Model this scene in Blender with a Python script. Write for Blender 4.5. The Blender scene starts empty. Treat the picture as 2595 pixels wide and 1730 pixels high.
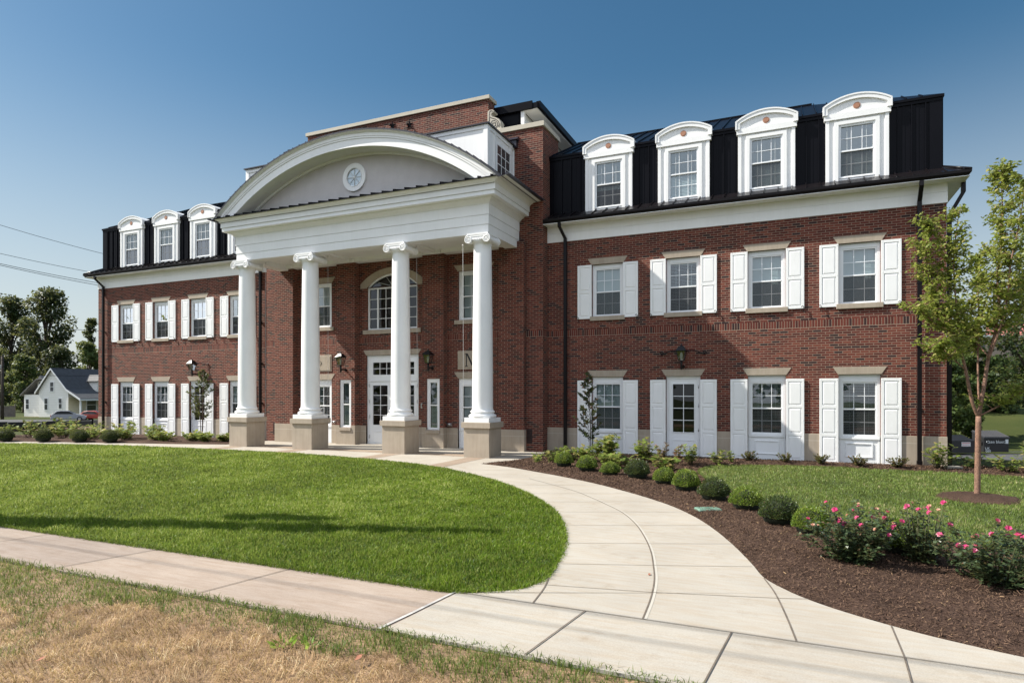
import bpy, bmesh, math, random
import numpy as np
from mathutils import Vector, Matrix, noise
rad = math.radians
rng = np.random.default_rng(7)
random.seed(7)
SC = bpy.context.scene
COL = SC.collection

# ------------------------------------------------------------------ camera, sky, sun, exposure
cam_data = bpy.data.cameras.new("camera")
cam = bpy.data.objects.new("camera", cam_data); COL.objects.link(cam)
CX, CY, CZ, YAW = 12.7945, -18.7403, 1.8799, 0.4185
cam.location = (CX, CY, CZ)
cam.rotation_euler = (math.pi / 2, 0, YAW)
cam_data.sensor_width = 36.0
cam_data.lens = 22.197
cam_data.shift_y = 0.0495
cam_data.clip_end = 2000.0
SC.camera = cam

SUN_DIR = Vector((3.0, 1.0, -3.0)).normalized()          # the way the light travels
SUN_EL = math.asin(-SUN_DIR.z)
world = bpy.data.worlds.new("World"); SC.world = world
world.use_nodes = True
nt = world.node_tree; nt.nodes.clear()
sky = nt.nodes.new("ShaderNodeTexSky"); sky.sky_type = 'NISHITA'; sky.sun_disc = False
sky.sun_elevation = SUN_EL
sky.sun_rotation = math.atan2(-SUN_DIR.x, -SUN_DIR.y)
sky.altitude = 200.0; sky.air_density = 1.0; sky.dust_density = 1.0; sky.ozone_density = 3.0
def wn(typ): return nt.nodes.new(typ)
def wmath(op, a, b=0.0):
    m = wn("ShaderNodeMath"); m.operation = op
    for k, v in ((0, a), (1, b)):
        if hasattr(v, "links"): nt.links.new(v, m.inputs[k])
        else: m.inputs[k].default_value = v
    return m.outputs[0]
# clear blue ahead, unseen bright cloud added behind the camera to fill the shaded front
hsv = wn("ShaderNodeHueSaturation"); hsv.inputs["Saturation"].default_value = 1.25; nt.links.new(sky.outputs[0], hsv.inputs["Color"])
clear = wn("ShaderNodeVectorMath"); clear.operation = 'MULTIPLY'; clear.inputs[1].default_value = (0.565, 0.56, 0.465); nt.links.new(hsv.outputs[0], clear.inputs[0])
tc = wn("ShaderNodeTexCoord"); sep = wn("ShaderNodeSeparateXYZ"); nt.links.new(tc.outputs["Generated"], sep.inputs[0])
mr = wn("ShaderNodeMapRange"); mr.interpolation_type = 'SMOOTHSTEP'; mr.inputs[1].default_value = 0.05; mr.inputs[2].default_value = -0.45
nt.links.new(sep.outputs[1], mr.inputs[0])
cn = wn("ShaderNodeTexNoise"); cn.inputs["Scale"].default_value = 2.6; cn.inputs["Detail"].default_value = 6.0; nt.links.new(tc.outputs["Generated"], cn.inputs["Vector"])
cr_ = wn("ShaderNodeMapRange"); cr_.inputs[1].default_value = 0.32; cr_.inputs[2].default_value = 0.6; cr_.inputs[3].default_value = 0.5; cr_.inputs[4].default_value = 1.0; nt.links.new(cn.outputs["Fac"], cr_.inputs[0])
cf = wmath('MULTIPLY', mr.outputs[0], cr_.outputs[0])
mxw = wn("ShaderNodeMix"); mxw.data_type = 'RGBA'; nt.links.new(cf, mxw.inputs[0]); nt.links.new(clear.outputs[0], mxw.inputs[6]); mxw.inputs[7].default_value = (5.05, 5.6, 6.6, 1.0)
hz = wn("ShaderNodeMapRange"); hz.interpolation_type = 'SMOOTHSTEP'; hz.inputs[1].default_value = 0.46; hz.inputs[2].default_value = -0.02; hz.inputs[4].default_value = 0.85; nt.links.new(sep.outputs[2], hz.inputs[0])
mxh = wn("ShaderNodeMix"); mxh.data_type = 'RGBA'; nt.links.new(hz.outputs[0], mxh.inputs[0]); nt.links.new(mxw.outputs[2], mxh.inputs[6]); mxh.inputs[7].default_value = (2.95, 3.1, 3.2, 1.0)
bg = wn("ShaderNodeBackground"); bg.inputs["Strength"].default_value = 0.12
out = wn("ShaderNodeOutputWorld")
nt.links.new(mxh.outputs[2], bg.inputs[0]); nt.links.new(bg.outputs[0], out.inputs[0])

sun_data = bpy.data.lights.new("sun", 'SUN'); sun_data.energy = 4.4; sun_data.angle = rad(0.5)
sun_data.color = (1.0, 0.95, 0.86)
sun = bpy.data.objects.new("sun", sun_data); COL.objects.link(sun)
sun.rotation_euler = SUN_DIR.to_track_quat('-Z', 'Y').to_euler(); sun.location = (-30, -20, 40)
SC.view_settings.view_transform = 'Standard'; SC.view_settings.look = 'None'
SC.view_settings.exposure = 0.95; SC.view_settings.gamma = 1.0
SC.view_settings.use_curve_mapping = False
SC.cycles.max_bounces = 8; SC.cycles.transparent_max_bounces = 24
SC.cycles.caustics_reflective = False; SC.cycles.caustics_refractive = False

# ------------------------------------------------------------------ node helpers and materials
def new_mat(name):
    m = bpy.data.materials.new(name); m.use_nodes = True
    t = m.node_tree; t.nodes.clear()
    o = t.nodes.new("ShaderNodeOutputMaterial")
    return m, t, o
def N(t, typ, **kw):
    n = t.nodes.new(typ)
    for k, v in kw.items():
        if k.startswith("i_"):
            key = k[2:]
            key = int(key) if key.isdigit() else key.replace("_", " ")
            n.inputs[key].default_value = v
        else: setattr(n, k, v)
    return n
def L(t, a, b): t.links.new(a, b)
def ramp(t, stops, interp='LINEAR'):
    r = t.nodes.new("ShaderNodeValToRGB"); cr = r.color_ramp; cr.interpolation = interp
    while len(cr.elements) < len(stops): cr.elements.new(0.5)
    for e, (p, c) in zip(cr.elements, stops):
        e.position = p; e.color = (*c, 1.0) if len(c) == 3 else c
    return r
def mixc(t, a, b, fac, blend='MIX'):
    m = t.nodes.new("ShaderNodeMix"); m.data_type = 'RGBA'; m.blend_type = blend
    for s, v in ((m.inputs[0], fac), (m.inputs[6], a), (m.inputs[7], b)):
        if hasattr(v, "links"): t.links.new(v, s)
        else: s.default_value = v if not isinstance(v, tuple) or len(v) == 4 else (*v, 1.0)
    return m.outputs[2]
def math_n(t, op, a, b=0.0):
    m = t.nodes.new("ShaderNodeMath"); m.operation = op
    for s, v in ((m.inputs[0], a), (m.inputs[1], b)):
        if hasattr(v, "links"): t.links.new(v, s)
        else: s.default_value = v
    return m.outputs[0]
def simple(name, col, rough=0.5, var=0.08, scale=6.0, metal=0.0, spec=0.5, bump=0.0, bscale=60.0, fine=0.0, streak=0.0):
    """painted / stone / metal: one colour with soft procedural wear"""
    m, t, o = new_mat(name)
    p = N(t, "ShaderNodeBsdfPrincipled"); p.inputs["Roughness"].default_value = rough
    p.inputs["Metallic"].default_value = metal; p.inputs["Specular IOR Level"].default_value = spec
    g = N(t, "ShaderNodeNewGeometry")
    n1 = N(t, "ShaderNodeTexNoise", i_Scale=scale, i_Detail=6.0, i_Roughness=0.6); L(t, g.outputs["Position"], n1.inputs["Vector"])
    lo = tuple(c * (1 - var) for c in col); hi = tuple(min(1, c * (1 + var)) for c in col)
    r = ramp(t, [(0.3, lo), (0.7, hi)]); L(t, n1.outputs["Fac"], r.inputs[0])
    c = r.outputs[0]
    if fine:
        n2 = N(t, "ShaderNodeTexNoise", i_Scale=bscale, i_Detail=3.0); L(t, g.outputs["Position"], n2.inputs["Vector"])
        r2 = ramp(t, [(0.3, (1 - fine,) * 3), (0.7, (1 + 0 * fine,) * 3)]); L(t, n2.outputs["Fac"], r2.inputs[0])
        c = mixc(t, c, r2.outputs[0], 1.0, 'MULTIPLY')
    if streak:
        mp = N(t, "ShaderNodeMapping"); mp.inputs["Scale"].default_value = (9.0, 9.0, 0.5); L(t, g.outputs["Position"], mp.inputs["Vector"])
        n5 = N(t, "ShaderNodeTexNoise", i_Scale=1.3, i_Detail=5.0, i_Roughness=0.7); L(t, mp.outputs[0], n5.inputs["Vector"])
        r5 = ramp(t, [(0.40, (1.0, 1.0, 1.0)), (0.72, (1 - streak, 1 - streak*1.08, 1 - streak*1.25))]); L(t, n5.outputs["Fac"], r5.inputs[0])
        c = mixc(t, c, r5.outputs[0], 1.0, 'MULTIPLY')
    L(t, c, p.inputs["Base Color"])
    if bump:
        n3 = N(t, "ShaderNodeTexNoise", i_Scale=bscale, i_Detail=4.0); L(t, g.outputs["Position"], n3.inputs["Vector"])
        b = N(t, "ShaderNodeBump", i_Strength=bump, i_Distance=0.01); L(t, n3.outputs["Fac"], b.inputs["Height"]); L(t, b.outputs[0], p.inputs["Normal"])
    L(t, p.outputs[0], o.inputs[0])
    return m

def brick_mat(name, soldier=False, bw=0.2032, rh=0.0645, zoff=0.0):
    m, t, o = new_mat(name)
    g = N(t, "ShaderNodeNewGeometry")
    sp = N(t, "ShaderNodeSeparateXYZ"); L(t, g.outputs["Position"], sp.inputs[0])
    sn = N(t, "ShaderNodeSeparateXYZ"); L(t, g.outputs["True Normal"], sn.inputs[0])
    side = math_n(t, 'GREATER_THAN', math_n(t, 'ABSOLUTE', sn.outputs[0]), 0.7)
    mx = N(t, "ShaderNodeMix"); mx.data_type = 'FLOAT'; L(t, side, mx.inputs[0]); L(t, sp.outputs[0], mx.inputs[2]); L(t, sp.outputs[1], mx.inputs[3])
    # hand laid: courses and heads wander by a millimetre or two
    wn = N(t, "ShaderNodeTexNoise", i_Scale=3.0, i_Detail=3.0); L(t, g.outputs["Position"], wn.inputs["Vector"])
    wob = math_n(t, 'MULTIPLY', math_n(t, 'SUBTRACT', wn.outputs["Fac"], 0.5), 0.014)
    cv = N(t, "ShaderNodeCombineXYZ")
    L(t, math_n(t, 'ADD', mx.outputs[0], 100.0), cv.inputs[0]); L(t, math_n(t, 'ADD', math_n(t, 'ADD', sp.outputs[2], wob), zoff), cv.inputs[1])
    b = N(t, "ShaderNodeTexBrick"); b.offset = 0.0 if soldier else 0.5; b.offset_frequency = 2; b.squash = 1.0
    b.inputs["Color1"].default_value = (0, 0, 0, 1); b.inputs["Color2"].default_value = (1, 1, 1, 1); b.inputs["Mortar"].default_value = (0.5, 0.5, 0.5, 1)
    b.inputs["Scale"].default_value = 1.0
    b.inputs["Brick Width"].default_value = 0.0677 if soldier else bw
    b.inputs["Row Height"].default_value = 0.2 if soldier else rh
    b.inputs["Mortar Size"].default_value = 0.0062; b.inputs["Mortar Smooth"].default_value = 0.25; b.inputs["Bias"].default_value = 0.0
    L(t, cv.outputs[0], b.inputs["Vector"])
    r = ramp(t, [(0.0, (0.038, 0.022, 0.022)), (0.09, (0.05, 0.025, 0.024)), (0.13, (0.085, 0.024, 0.018)), (0.5, (0.13, 0.033, 0.024)), (0.8, (0.165, 0.043, 0.029)), (1.0, (0.20, 0.058, 0.037))])
    L(t, b.outputs["Color"], r.inputs[0])
    n1 = N(t, "ShaderNodeTexNoise", i_Scale=45.0, i_Detail=5.0, i_Roughness=0.7); L(t, g.outputs["Position"], n1.inputs["Vector"])
    rr = ramp(t, [(0.28, (0.62,) * 3), (0.7, (1.2,) * 3)]); L(t, n1.outputs["Fac"], rr.inputs[0])
    c = mixc(t, r.outputs[0], rr.outputs[0], 1.0, 'MULTIPLY')
    n4 = N(t, "ShaderNodeTexNoise", i_Scale=0.7, i_Detail=4.0); L(t, g.outputs["Position"], n4.inputs["Vector"])
    r4 = ramp(t, [(0.3, (0.84,) * 3), (0.7, (1.12,) * 3)]); L(t, n4.outputs["Fac"], r4.inputs[0])
    c = mixc(t, c, r4.outputs[0], 1.0, 'MULTIPLY')
    c = mixc(t, c, (0.30, 0.22, 0.165), b.outputs["Fac"])
    p = N(t, "ShaderNodeBsdfPrincipled", i_Roughness=0.85); p.inputs["Specular IOR Level"].default_value = 0.25
    L(t, c, p.inputs["Base Color"])
    hgt = math_n(t, 'SUBTRACT', math_n(t, 'MULTIPLY', n1.outputs["Fac"], 0.5), b.outputs["Fac"])
    bp = N(t, "ShaderNodeBump", i_Strength=0.9, i_Distance=0.008); L(t, hgt, bp.inputs["Height"]); L(t, bp.outputs[0], p.inputs["Normal"])
    L(t, p.outputs[0], o.inputs[0])
    return m

def glass_mat(name, refl=0.16, tint=(0.86, 0.9, 0.9)):
    m, t, o = new_mat(name)
    tr = N(t, "ShaderNodeBsdfTransparent"); tr.inputs[0].default_value = (*tint, 1)
    gl = N(t, "ShaderNodeBsdfGlossy"); gl.inputs["Roughness"].default_value = 0.0; gl.inputs[0].default_value = (0.95, 0.97, 1, 1)
    g = N(t, "ShaderNodeNewGeometry")
    nz = N(t, "ShaderNodeTexNoise", i_Scale=1.6, i_Detail=1.0); L(t, g.outputs["Position"], nz.inputs["Vector"])
    bp = N(t, "ShaderNodeBump", i_Strength=0.06, i_Distance=0.02); L(t, nz.outputs["Fac"], bp.inputs["Height"]); L(t, bp.outputs[0], gl.inputs["Normal"])
    lw = N(t, "ShaderNodeLayerWeight", i_Blend=0.25)
    f = math_n(t, 'ADD', math_n(t, 'MULTIPLY', lw.outputs["Fresnel"], 0.9), refl)
    mx = N(t, "ShaderNodeMixShader"); L(t, f, mx.inputs[0]); L(t, tr.outputs[0], mx.inputs[1]); L(t, gl.outputs[0], mx.inputs[2])
    L(t, mx.outputs[0], o.inputs[0])
    return m
def screen_mat(name):
    m, t, o = new_mat(name)
    tr = N(t, "ShaderNodeBsdfTransparent"); df = N(t, "ShaderNodeBsdfDiffuse"); df.inputs[0].default_value = (0.05, 0.052, 0.055, 1)
    mx = N(t, "ShaderNodeMixShader"); mx.inputs[0].default_value = 0.5
    L(t, tr.outputs[0], mx.inputs[1]); L(t, df.outputs[0], mx.inputs[2]); L(t, mx.outputs[0], o.inputs[0])
    return m
def leaf_mat(name, c_lo, c_hi, c_alt=None, alt=0.0, trans=0.35, rough=0.45, spec=0.4):
    """foliage: tone from a per-leaf random attribute"""
    m, t, o = new_mat(name)
    a = N(t, "ShaderNodeAttribute"); a.attribute_name = "tone"
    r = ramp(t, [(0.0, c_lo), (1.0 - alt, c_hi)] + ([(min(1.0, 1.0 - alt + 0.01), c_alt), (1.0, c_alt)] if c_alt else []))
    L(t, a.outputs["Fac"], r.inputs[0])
    p = N(t, "ShaderNodeBsdfPrincipled", i_Roughness=rough); p.inputs["Specular IOR Level"].default_value = spec
    L(t, r.outputs[0], p.inputs["Base Color"])
    tl = N(t, "ShaderNodeBsdfTranslucent"); L(t, mixc(t, r.outputs[0], (1.0, 1.0, 0.35), 0.25), tl.inputs[0])
    mx = N(t, "ShaderNodeMixShader"); mx.inputs[0].default_value = trans
    L(t, p.outputs[0], mx.inputs[1]); L(t, tl.outputs[0], mx.inputs[2]); L(t, mx.outputs[0], o.inputs[0])
    return m

M = {}
M['brick'] = brick_mat("red_brick")
M['soldier'] = brick_mat("soldier_brick", soldier=True, zoff=-0.02)
M['stone'] = simple("limestone", (0.40, 0.335, 0.262), 0.8, 0.08, 2.5, bump=0.15, bscale=120, fine=0.10, streak=0.14)
def base_mat(name, zj):
    m = simple(name, (0.40, 0.335, 0.262), 0.8, 0.08, 2.5, bump=0.15, bscale=120, fine=0.10, streak=0.14); t = m.node_tree
    p = next(n for n in t.nodes if n.type == 'BSDF_PRINCIPLED'); src = p.inputs["Base Color"].links[0].from_socket
    g = N(t, "ShaderNodeNewGeometry"); sp = N(t, "ShaderNodeSeparateXYZ"); L(t, g.outputs["Position"], sp.inputs[0])
    f = math_n(t, 'LESS_THAN', math_n(t, 'ABSOLUTE', math_n(t, 'SUBTRACT', sp.outputs[2], zj)), 0.005)
    L(t, mixc(t, src, (0.55, 0.50, 0.43), math_n(t, 'MULTIPLY', f, 0.7)), p.inputs["Base Color"]); return m
M['base_stone'] = base_mat("base_limestone", 0.588); M['base_stone2'] = base_mat("portico_base_limestone", 0.50)
M['cap_stone'] = simple("cap_limestone", (0.50, 0.455, 0.37), 0.8, 0.06, 2.5, bump=0.1, bscale=120, fine=0.06)
M['white'] = simple("white_trim_paint", (0.82, 0.82, 0.815), 0.45, 0.035, 1.2, streak=0.035)
M['shutter'] = simple("white_shutter_paint", (0.83, 0.83, 0.825), 0.4, 0.03, 2.0, streak=0.03)
M['vinyl'] = simple("white_vinyl", (0.82, 0.83, 0.84), 0.35, 0.015, 2.0)
M['muntin'] = simple("grey_white_grille", (0.80, 0.82, 0.84), 0.4, 0.02, 2.0)
M['metal'] = simple("black_standing_seam_metal", (0.005, 0.0052, 0.0075), 0.34, 0.12, 1.2, spec=0.07)
M['gutter'] = simple("dark_bronze_metal", (0.008, 0.0065, 0.0075), 0.3, 0.1, 2.0, spec=0.18)
M['roof_edge'] = simple("grey_metal_roof_edge", (0.022, 0.022, 0.032), 0.35, 0.1, 2.0, spec=0.4)
M['stucco'] = simple("taupe_stucco", (0.56, 0.53, 0.525), 0.9, 0.05, 3.0, bump=0.25, bscale=90, fine=0.08)
M['glass'] = glass_mat("window_glass", 0.13, (0.66, 0.74, 0.75))
M['glass_dark'] = glass_mat("door_glass", 0.03, (0.35, 0.37, 0.37))
M['screen'] = screen_mat("insect_screen")
M['blind'] = simple("white_blind", (0.66, 0.70, 0.70), 0.5, 0.03, 3.0)
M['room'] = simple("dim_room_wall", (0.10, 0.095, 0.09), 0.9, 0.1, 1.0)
M['iron'] = simple("black_iron", (0.006, 0.006, 0.007), 0.35, 0.1, 8.0, spec=0.3)
M['lamp_glass'] = glass_mat("lamp_glass", 0.12, (0.75, 0.76, 0.74))
M['copper'] = simple("copper_disc", (0.36, 0.17, 0.10), 0.55, 0.15, 20.0)
M['louver'] = simple("brown_louver", (0.03, 0.015, 0.014), 0.5, 0.1, 5.0)
M['steel'] = simple("brushed_steel", (0.55, 0.55, 0.55), 0.3, 0.05, 5.0, metal=0.8)
M['letter'] = simple("black_letter", (0.01, 0.01, 0.01), 0.5, 0.05, 5.0)
M['cord'] = simple("pale_cord", (0.6, 0.6, 0.58), 0.7, 0.05, 5.0)

# ------------------------------------------------------------------ mesh helpers
class MB:
    """collects simple solids into one mesh"""
    def __init__(s): s.v = []; s.f = []; s.m = []; s.cur = 0; s.sm = []
    def add(s, vs, fs, smooth=False):
        o = len(s.v); s.v.extend([tuple(float(c) for c in p) for p in vs])
        for f in fs: s.f.append(tuple(i + o for i in f)); s.m.append(s.cur); s.sm.append(smooth)
        return s
    def box(s, x0, x1, y0, y1, z0, z1):
        if x0 > x1: x0, x1 = x1, x0
        if y0 > y1: y0, y1 = y1, y0
        if z0 > z1: z0, z1 = z1, z0
        s.add([(x0,y0,z0),(x1,y0,z0),(x1,y1,z0),(x0,y1,z0),(x0,y0,z1),(x1,y0,z1),(x1,y1,z1),(x0,y1,z1)],
              [(0,3,2,1),(4,5,6,7),(0,1,5,4),(1,2,6,5),(2,3,7,6),(3,0,4,7)])
        return s
    def poly(s, pts): s.add(pts, [tuple(range(len(pts)))]); return s
    def prism_xz(s, pts, y0, y1, smooth=False):
        """polygon (x,z) counter-clockwise seen from -y, extruded y0 (front) to y1"""
        n = len(pts)
        s.add([(x, y0, z) for x, z in pts] + [(x, y1, z) for x, z in pts], [tuple(range(n)), tuple(range(2*n-1, n-1, -1))])
        s.add([(x, y0, z) for x, z in pts] + [(x, y1, z) for x, z in pts], [(i, i+n, (i+1) % n + n, (i+1) % n) for i in range(n)], smooth)
        return s
    def prism_yz(s, pts, x0, x1):
        n = len(pts)
        s.add([(x0, y, z) for y, z in pts] + [(x1, y, z) for y, z in pts],
              [tuple(range(n-1, -1, -1)), tuple(range(n, 2*n))] + [(i, (i+1) % n, (i+1) % n + n, i+n) for i in range(n)])
        return s
    def prism_xy(s, pts, z0, z1):
        n = len(pts)
        s.add([(x, y, z0) for x, y in pts] + [(x, y, z1) for x, y in pts],
              [tuple(range(n-1, -1, -1)), tuple(range(n, 2*n))] + [(i, (i+1) % n, (i+1) % n + n, i+n) for i in range(n)])
        return s
    def tube(s, pts, r, n=8, cap=True, smooth=True):
        pts = [Vector(p) for p in pts]; k = len(pts)
        rs = list(r) if hasattr(r, "__len__") else [r] * k
        vs = []; up = Vector((0.13, 0.21, 0.97)).normalized(); a = None
        for i, p in enumerate(pts):
            d = (pts[min(i+1, k-1)] - pts[max(i-1, 0)])
            d = d.normalized() if d.length > 1e-9 else up
            if a is None:
                a = d.cross(up); a = a.normalized() if a.length > 1e-3 else d.cross(Vector((1, 0, 0))).normalized()
            else:
                a = a - d * a.dot(d); a = a.normalized() if a.length > 1e-6 else d.cross(up).normalized()
            b = d.cross(a)
            for j in range(n):
                t = 2 * math.pi * j / n
                vs.append(p + (a * math.cos(t) + b * math.sin(t)) * rs[i])
        fs = [(i*n+j, i*n+(j+1) % n, (i+1)*n+(j+1) % n, (i+1)*n+j) for i in range(k-1) for j in range(n)]
        s.add(vs, fs, smooth)
        if cap: s.add(vs[:n], [tuple(range(n-1, -1, -1))]); s.add(vs[-n:], [tuple(range(n))])
        return s
    def lathe(s, prof, c=(0, 0, 0), n=32, smooth=True):
        """prof: (r, z) from bottom to top, round the vertical through c"""
        vs = [(c[0]+r*math.cos(2*math.pi*j/n), c[1]+r*math.sin(2*math.pi*j/n), c[2]+z) for r, z in prof for j in range(n)]
        fs = [(i*n+j, i*n+(j+1) % n, (i+1)*n+(j+1) % n, (i+1)*n+j) for i in range(len(prof)-1) for j in range(n)]
        s.add(vs, fs, smooth); s.add(vs[:n], [tuple(range(n-1, -1, -1))]); s.add(vs[-n:], [tuple(range(n))])
        return s
    def wall(s, x0, x1, z0, z1, y, holes=(), reveal=0.0):
        """a wall facing -y with rectangular holes (x0,x1,z0,z1) and their reveals"""
        xs = sorted({x0, x1, *[c for h in holes for c in h[:2] if x0 < c < x1]})
        zs = sorted({z0, z1, *[c for h in holes for c in h[2:4] if z0 < c < z1]})
        for a, b in zip(xs, xs[1:]):
            for c, d in zip(zs, zs[1:]):
                mx, mz = (a+b)/2, (c+d)/2
                if any(h[0] < mx < h[1] and h[2] < mz < h[3] for h in holes): continue
                s.add([(a,y,c),(b,y,c),(b,y,d),(a,y,d)], [(0,1,2,3)])
        if reveal:
            for h in holes:
                a, b, c, d = h[0], h[1], max(h[2], z0), min(h[3], z1)
                if c >= d: continue
                e = y + reveal
                s.add([(a,y,c),(a,y,d),(a,e,d),(a,e,c)], [(0,1,2,3)]); s.add([(b,y,c),(b,e,c),(b,e,d),(b,y,d)], [(0,1,2,3)])
                if h[3] < z1: s.add([(a,y,d),(b,y,d),(b,e,d),(a,e,d)], [(0,1,2,3)])
                if h[2] > z0: s.add([(a,y,c),(a,e,c),(b,e,c),(b,y,c)], [(0,1,2,3)])
        return s
    def mesh(s, name, mats, bevel=0.0):
        me = bpy.data.meshes.new(name); me.from_pydata(s.v, [], s.f)
        for m in (mats if isinstance(mats, (list, tuple)) else [mats]): me.materials.append(m)
        me.polygons.foreach_set("material_index", s.m); me.polygons.foreach_set("use_smooth", s.sm)
        me.update()
        bm = bmesh.new(); bm.from_mesh(me); bmesh.ops.remove_doubles(bm, verts=bm.verts, dist=1e-5)
        bmesh.ops.recalc_face_normals(bm, faces=bm.faces)
        if bevel:
            ed = [e for e in bm.edges if e.is_manifold and e.calc_face_angle(0) > 0.6]
            bmesh.ops.bevel(bm, geom=ed, offset=bevel, segments=1, affect='EDGES', clamp_overlap=True)
        bm.to_mesh(me); bm.free(); return me
    def build(s, name, mats, parent=None, loc=(0, 0, 0), bevel=0.0):
        return link(name, s.mesh(name, mats, bevel), parent, loc)
def link(name, me, parent=None, loc=(0, 0, 0), rotz=0.0):
    o = bpy.data.objects.new(name, me); COL.objects.link(o); o.location = loc; o.rotation_euler = (0, 0, rotz)
    if parent: o.parent = parent
    return o
def tag(o, label=None, cat=None, group=None, kind=None):
    if label: o["label"] = label
    if cat: o["category"] = cat
    if group: o["group"] = group
    if kind: o["kind"] = kind
    return o
def thing(name, label, cat, loc=(0, 0, 0), rotz=0.0, group=None):
    o = bpy.data.objects.new(name, None); COL.objects.link(o); o.empty_display_size = 0.2
    o.location = loc; o.rotation_euler = (0, 0, rotz)
    return tag(o, label, cat, group)
def copy_thing(o, loc=None, rotz=None, label=None, parent=None):
    c = o.copy(); COL.objects.link(c)
    if parent: c.parent = parent
    if loc is not None: c.location = loc
    if rotz is not None: c.rotation_euler = (0, 0, rotz)
    if label: c["label"] = label
    for ch in list(o.children): copy_thing(ch, parent=c)
    return c
def arc_pts(cx, cz, r, a0, a1, n):
    return [(cx + r*math.sin(a0+(a1-a0)*i/n), cz + r*math.cos(a0+(a1-a0)*i/n)) for i in range(n+1)]
def seg_arch(hw, z_spring, rise, n=16):
    """(x,z) of a segmental arch, left to right"""
    R = (hw*hw + rise*rise) / (2*rise); a = math.asin(min(1, hw/R))
    return arc_pts(0, z_spring + rise - R, R, -a, a, n)
# ================================================================== THE BRICK BUILDING
BLD = thing("brick_building", "long red brick building with white arched portico, white shutters and black metal mansard roof", "building")
P = BLD
XC = 16.29            # half length of the wings
PX = 5.69             # outer edge of the central pavilion
YB = 14.0             # back wall
WIN_X = [7.636, 9.885, 12.134, 14.383]
SGN = (-1, 1)

# ---- wing walls
for s in SGN:
    mb = MB(); sb = MB()
    a, b = (PX - 0.3, XC) if s > 0 else (-XC, -PX + 0.3)
    holes = []
    for k, wx in enumerate(WIN_X):
        c = s * wx
        holes += [(c-.485, c+.485, 4.2, 5.79), (c-.485, c+.485, -0.3, 2.35)]
    mb.wall(a, b, -0.3, 3.61, 0.0, holes, 0.12)
    mb.wall(a, b, 3.81, 6.60, 0.0, holes, 0.12)
    sb.wall(a, b, 3.61, 3.81, 0.0, [], 0)
    x = s * XC
    mb.add([(x, 0, -2.5), (x, YB, -2.5), (x, YB, 7.1), (x, 0, 7.1)], [(0, 1, 2, 3)])
    mb.build("wing_wall", M['brick'], P); sb.build("soldier_course", M['soldier'], P)
    cuts = sorted([c for h in holes if h[2] < 0 for c in h[:2]]); pts = [PX if s > 0 else -XC - .015] + cuts + [XC + .015 if s > 0 else -PX]
    for i in range(0, len(pts), 2): MB().box(pts[i], pts[i+1], -0.015, 0.1, -.3, .77).build("stone_base", M['base_stone'], P, bevel=.003)
    MB().box(x - 0.01*s, x + 0.015*s, 0.1, YB, -2.5, 0.77).build("stone_base", M['base_stone'], P)
MB().add([(-XC, YB, -2.5), (XC, YB, -2.5), (XC, YB, 7.1), (-XC, YB, 7.1)], [(0, 1, 2, 3)]).build("back_wall", M['brick'], P)
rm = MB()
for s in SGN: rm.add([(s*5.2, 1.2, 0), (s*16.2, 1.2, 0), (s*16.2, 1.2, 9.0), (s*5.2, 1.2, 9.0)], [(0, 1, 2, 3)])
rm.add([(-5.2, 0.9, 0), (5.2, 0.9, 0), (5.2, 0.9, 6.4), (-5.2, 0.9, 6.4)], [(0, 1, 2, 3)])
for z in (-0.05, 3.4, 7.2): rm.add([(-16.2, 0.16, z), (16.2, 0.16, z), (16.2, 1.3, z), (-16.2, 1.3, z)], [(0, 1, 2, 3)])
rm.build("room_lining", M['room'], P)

# ---- windows (built once per kind, copied with obj.copy())
def sash_frame(gw, z0, zr, z1, fw, zb, zt, cols, yf=0.0, head=True):
    """white vinyl double-hung frame; local x centred, front face at y=0"""
    m = MB(); d = 0.06
    m.box(-fw, -gw-.035, 0.0, d, zb, zt); m.box(gw+.035, fw, 0.0, d, zb, zt)
    m.box(-gw-.035, gw+.035, 0.0, d, z1+.035, zt); m.box(-gw-.035, gw+.035, 0.0, d, zb, z0-.035)
    e = 0.014
    m.box(-gw-.0352, -gw, e, d, z0-.0352, z1+.0352); m.box(gw, gw+.0352, e, d, z0-.0352, z1+.0352)
    m.box(-gw, gw, e, d, z1, z1+.0352); m.box(-gw, gw, e+.006, d, z0-.0352, z0)
    m.box(-gw, gw, e-.006, d, zr-.02, zr+.02)
    return m
def grille(gw, z0, zr, z1, cols, y=0.026, w=0.008):
    m = MB()
    for k in range(1, cols):
        x = -gw + 2*gw*k/cols
        m.box(x-w, x+w, y, y+.01, zr+.02, z1); m.box(x-w, x+w, y+.012, y+.02, z0, zr-.02)
    for a, b, yy in ((zr+.02, z1, y), (z0, zr-.02, y+.012)):
        z = (a+b)/2; m.box(-gw, gw, yy+.001, yy+.009, z-w, z+w)
    return m
def blind_mesh(gw, z0, z1, tilt, drop=1.0, pitch=0.042):
    m = MB(); z = z1 - 0.03; zb = z1 - (z1-z0)*drop; h = pitch*0.62
    m.box(-gw, gw, 0.0, 0.03, z1-0.035, z1)
    while z > zb:
        m.add([(-gw, -h*math.cos(tilt), z - h*math.sin(tilt)), (gw, -h*math.cos(tilt), z - h*math.sin(tilt)),
               (gw, h*math.cos(tilt), z + h*math.sin(tilt)), (-gw, h*math.cos(tilt), z + h*math.sin(tilt))], [(0, 1, 2, 3)])
        z -= pitch
    m.box(-gw, gw, -0.01, 0.012, zb-0.02, zb)
    for x in (-gw*.6, gw*.6): m.box(x-.004, x+.004, -.03, -.026, zb, z1)
    return m
def pane_mesh(gw, z0, z1, y=0.04): return MB().add([(-gw, y, z0), (gw, y, z0), (gw, y, z1), (-gw, y, z1)], [(0, 1, 2, 3)])
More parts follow.
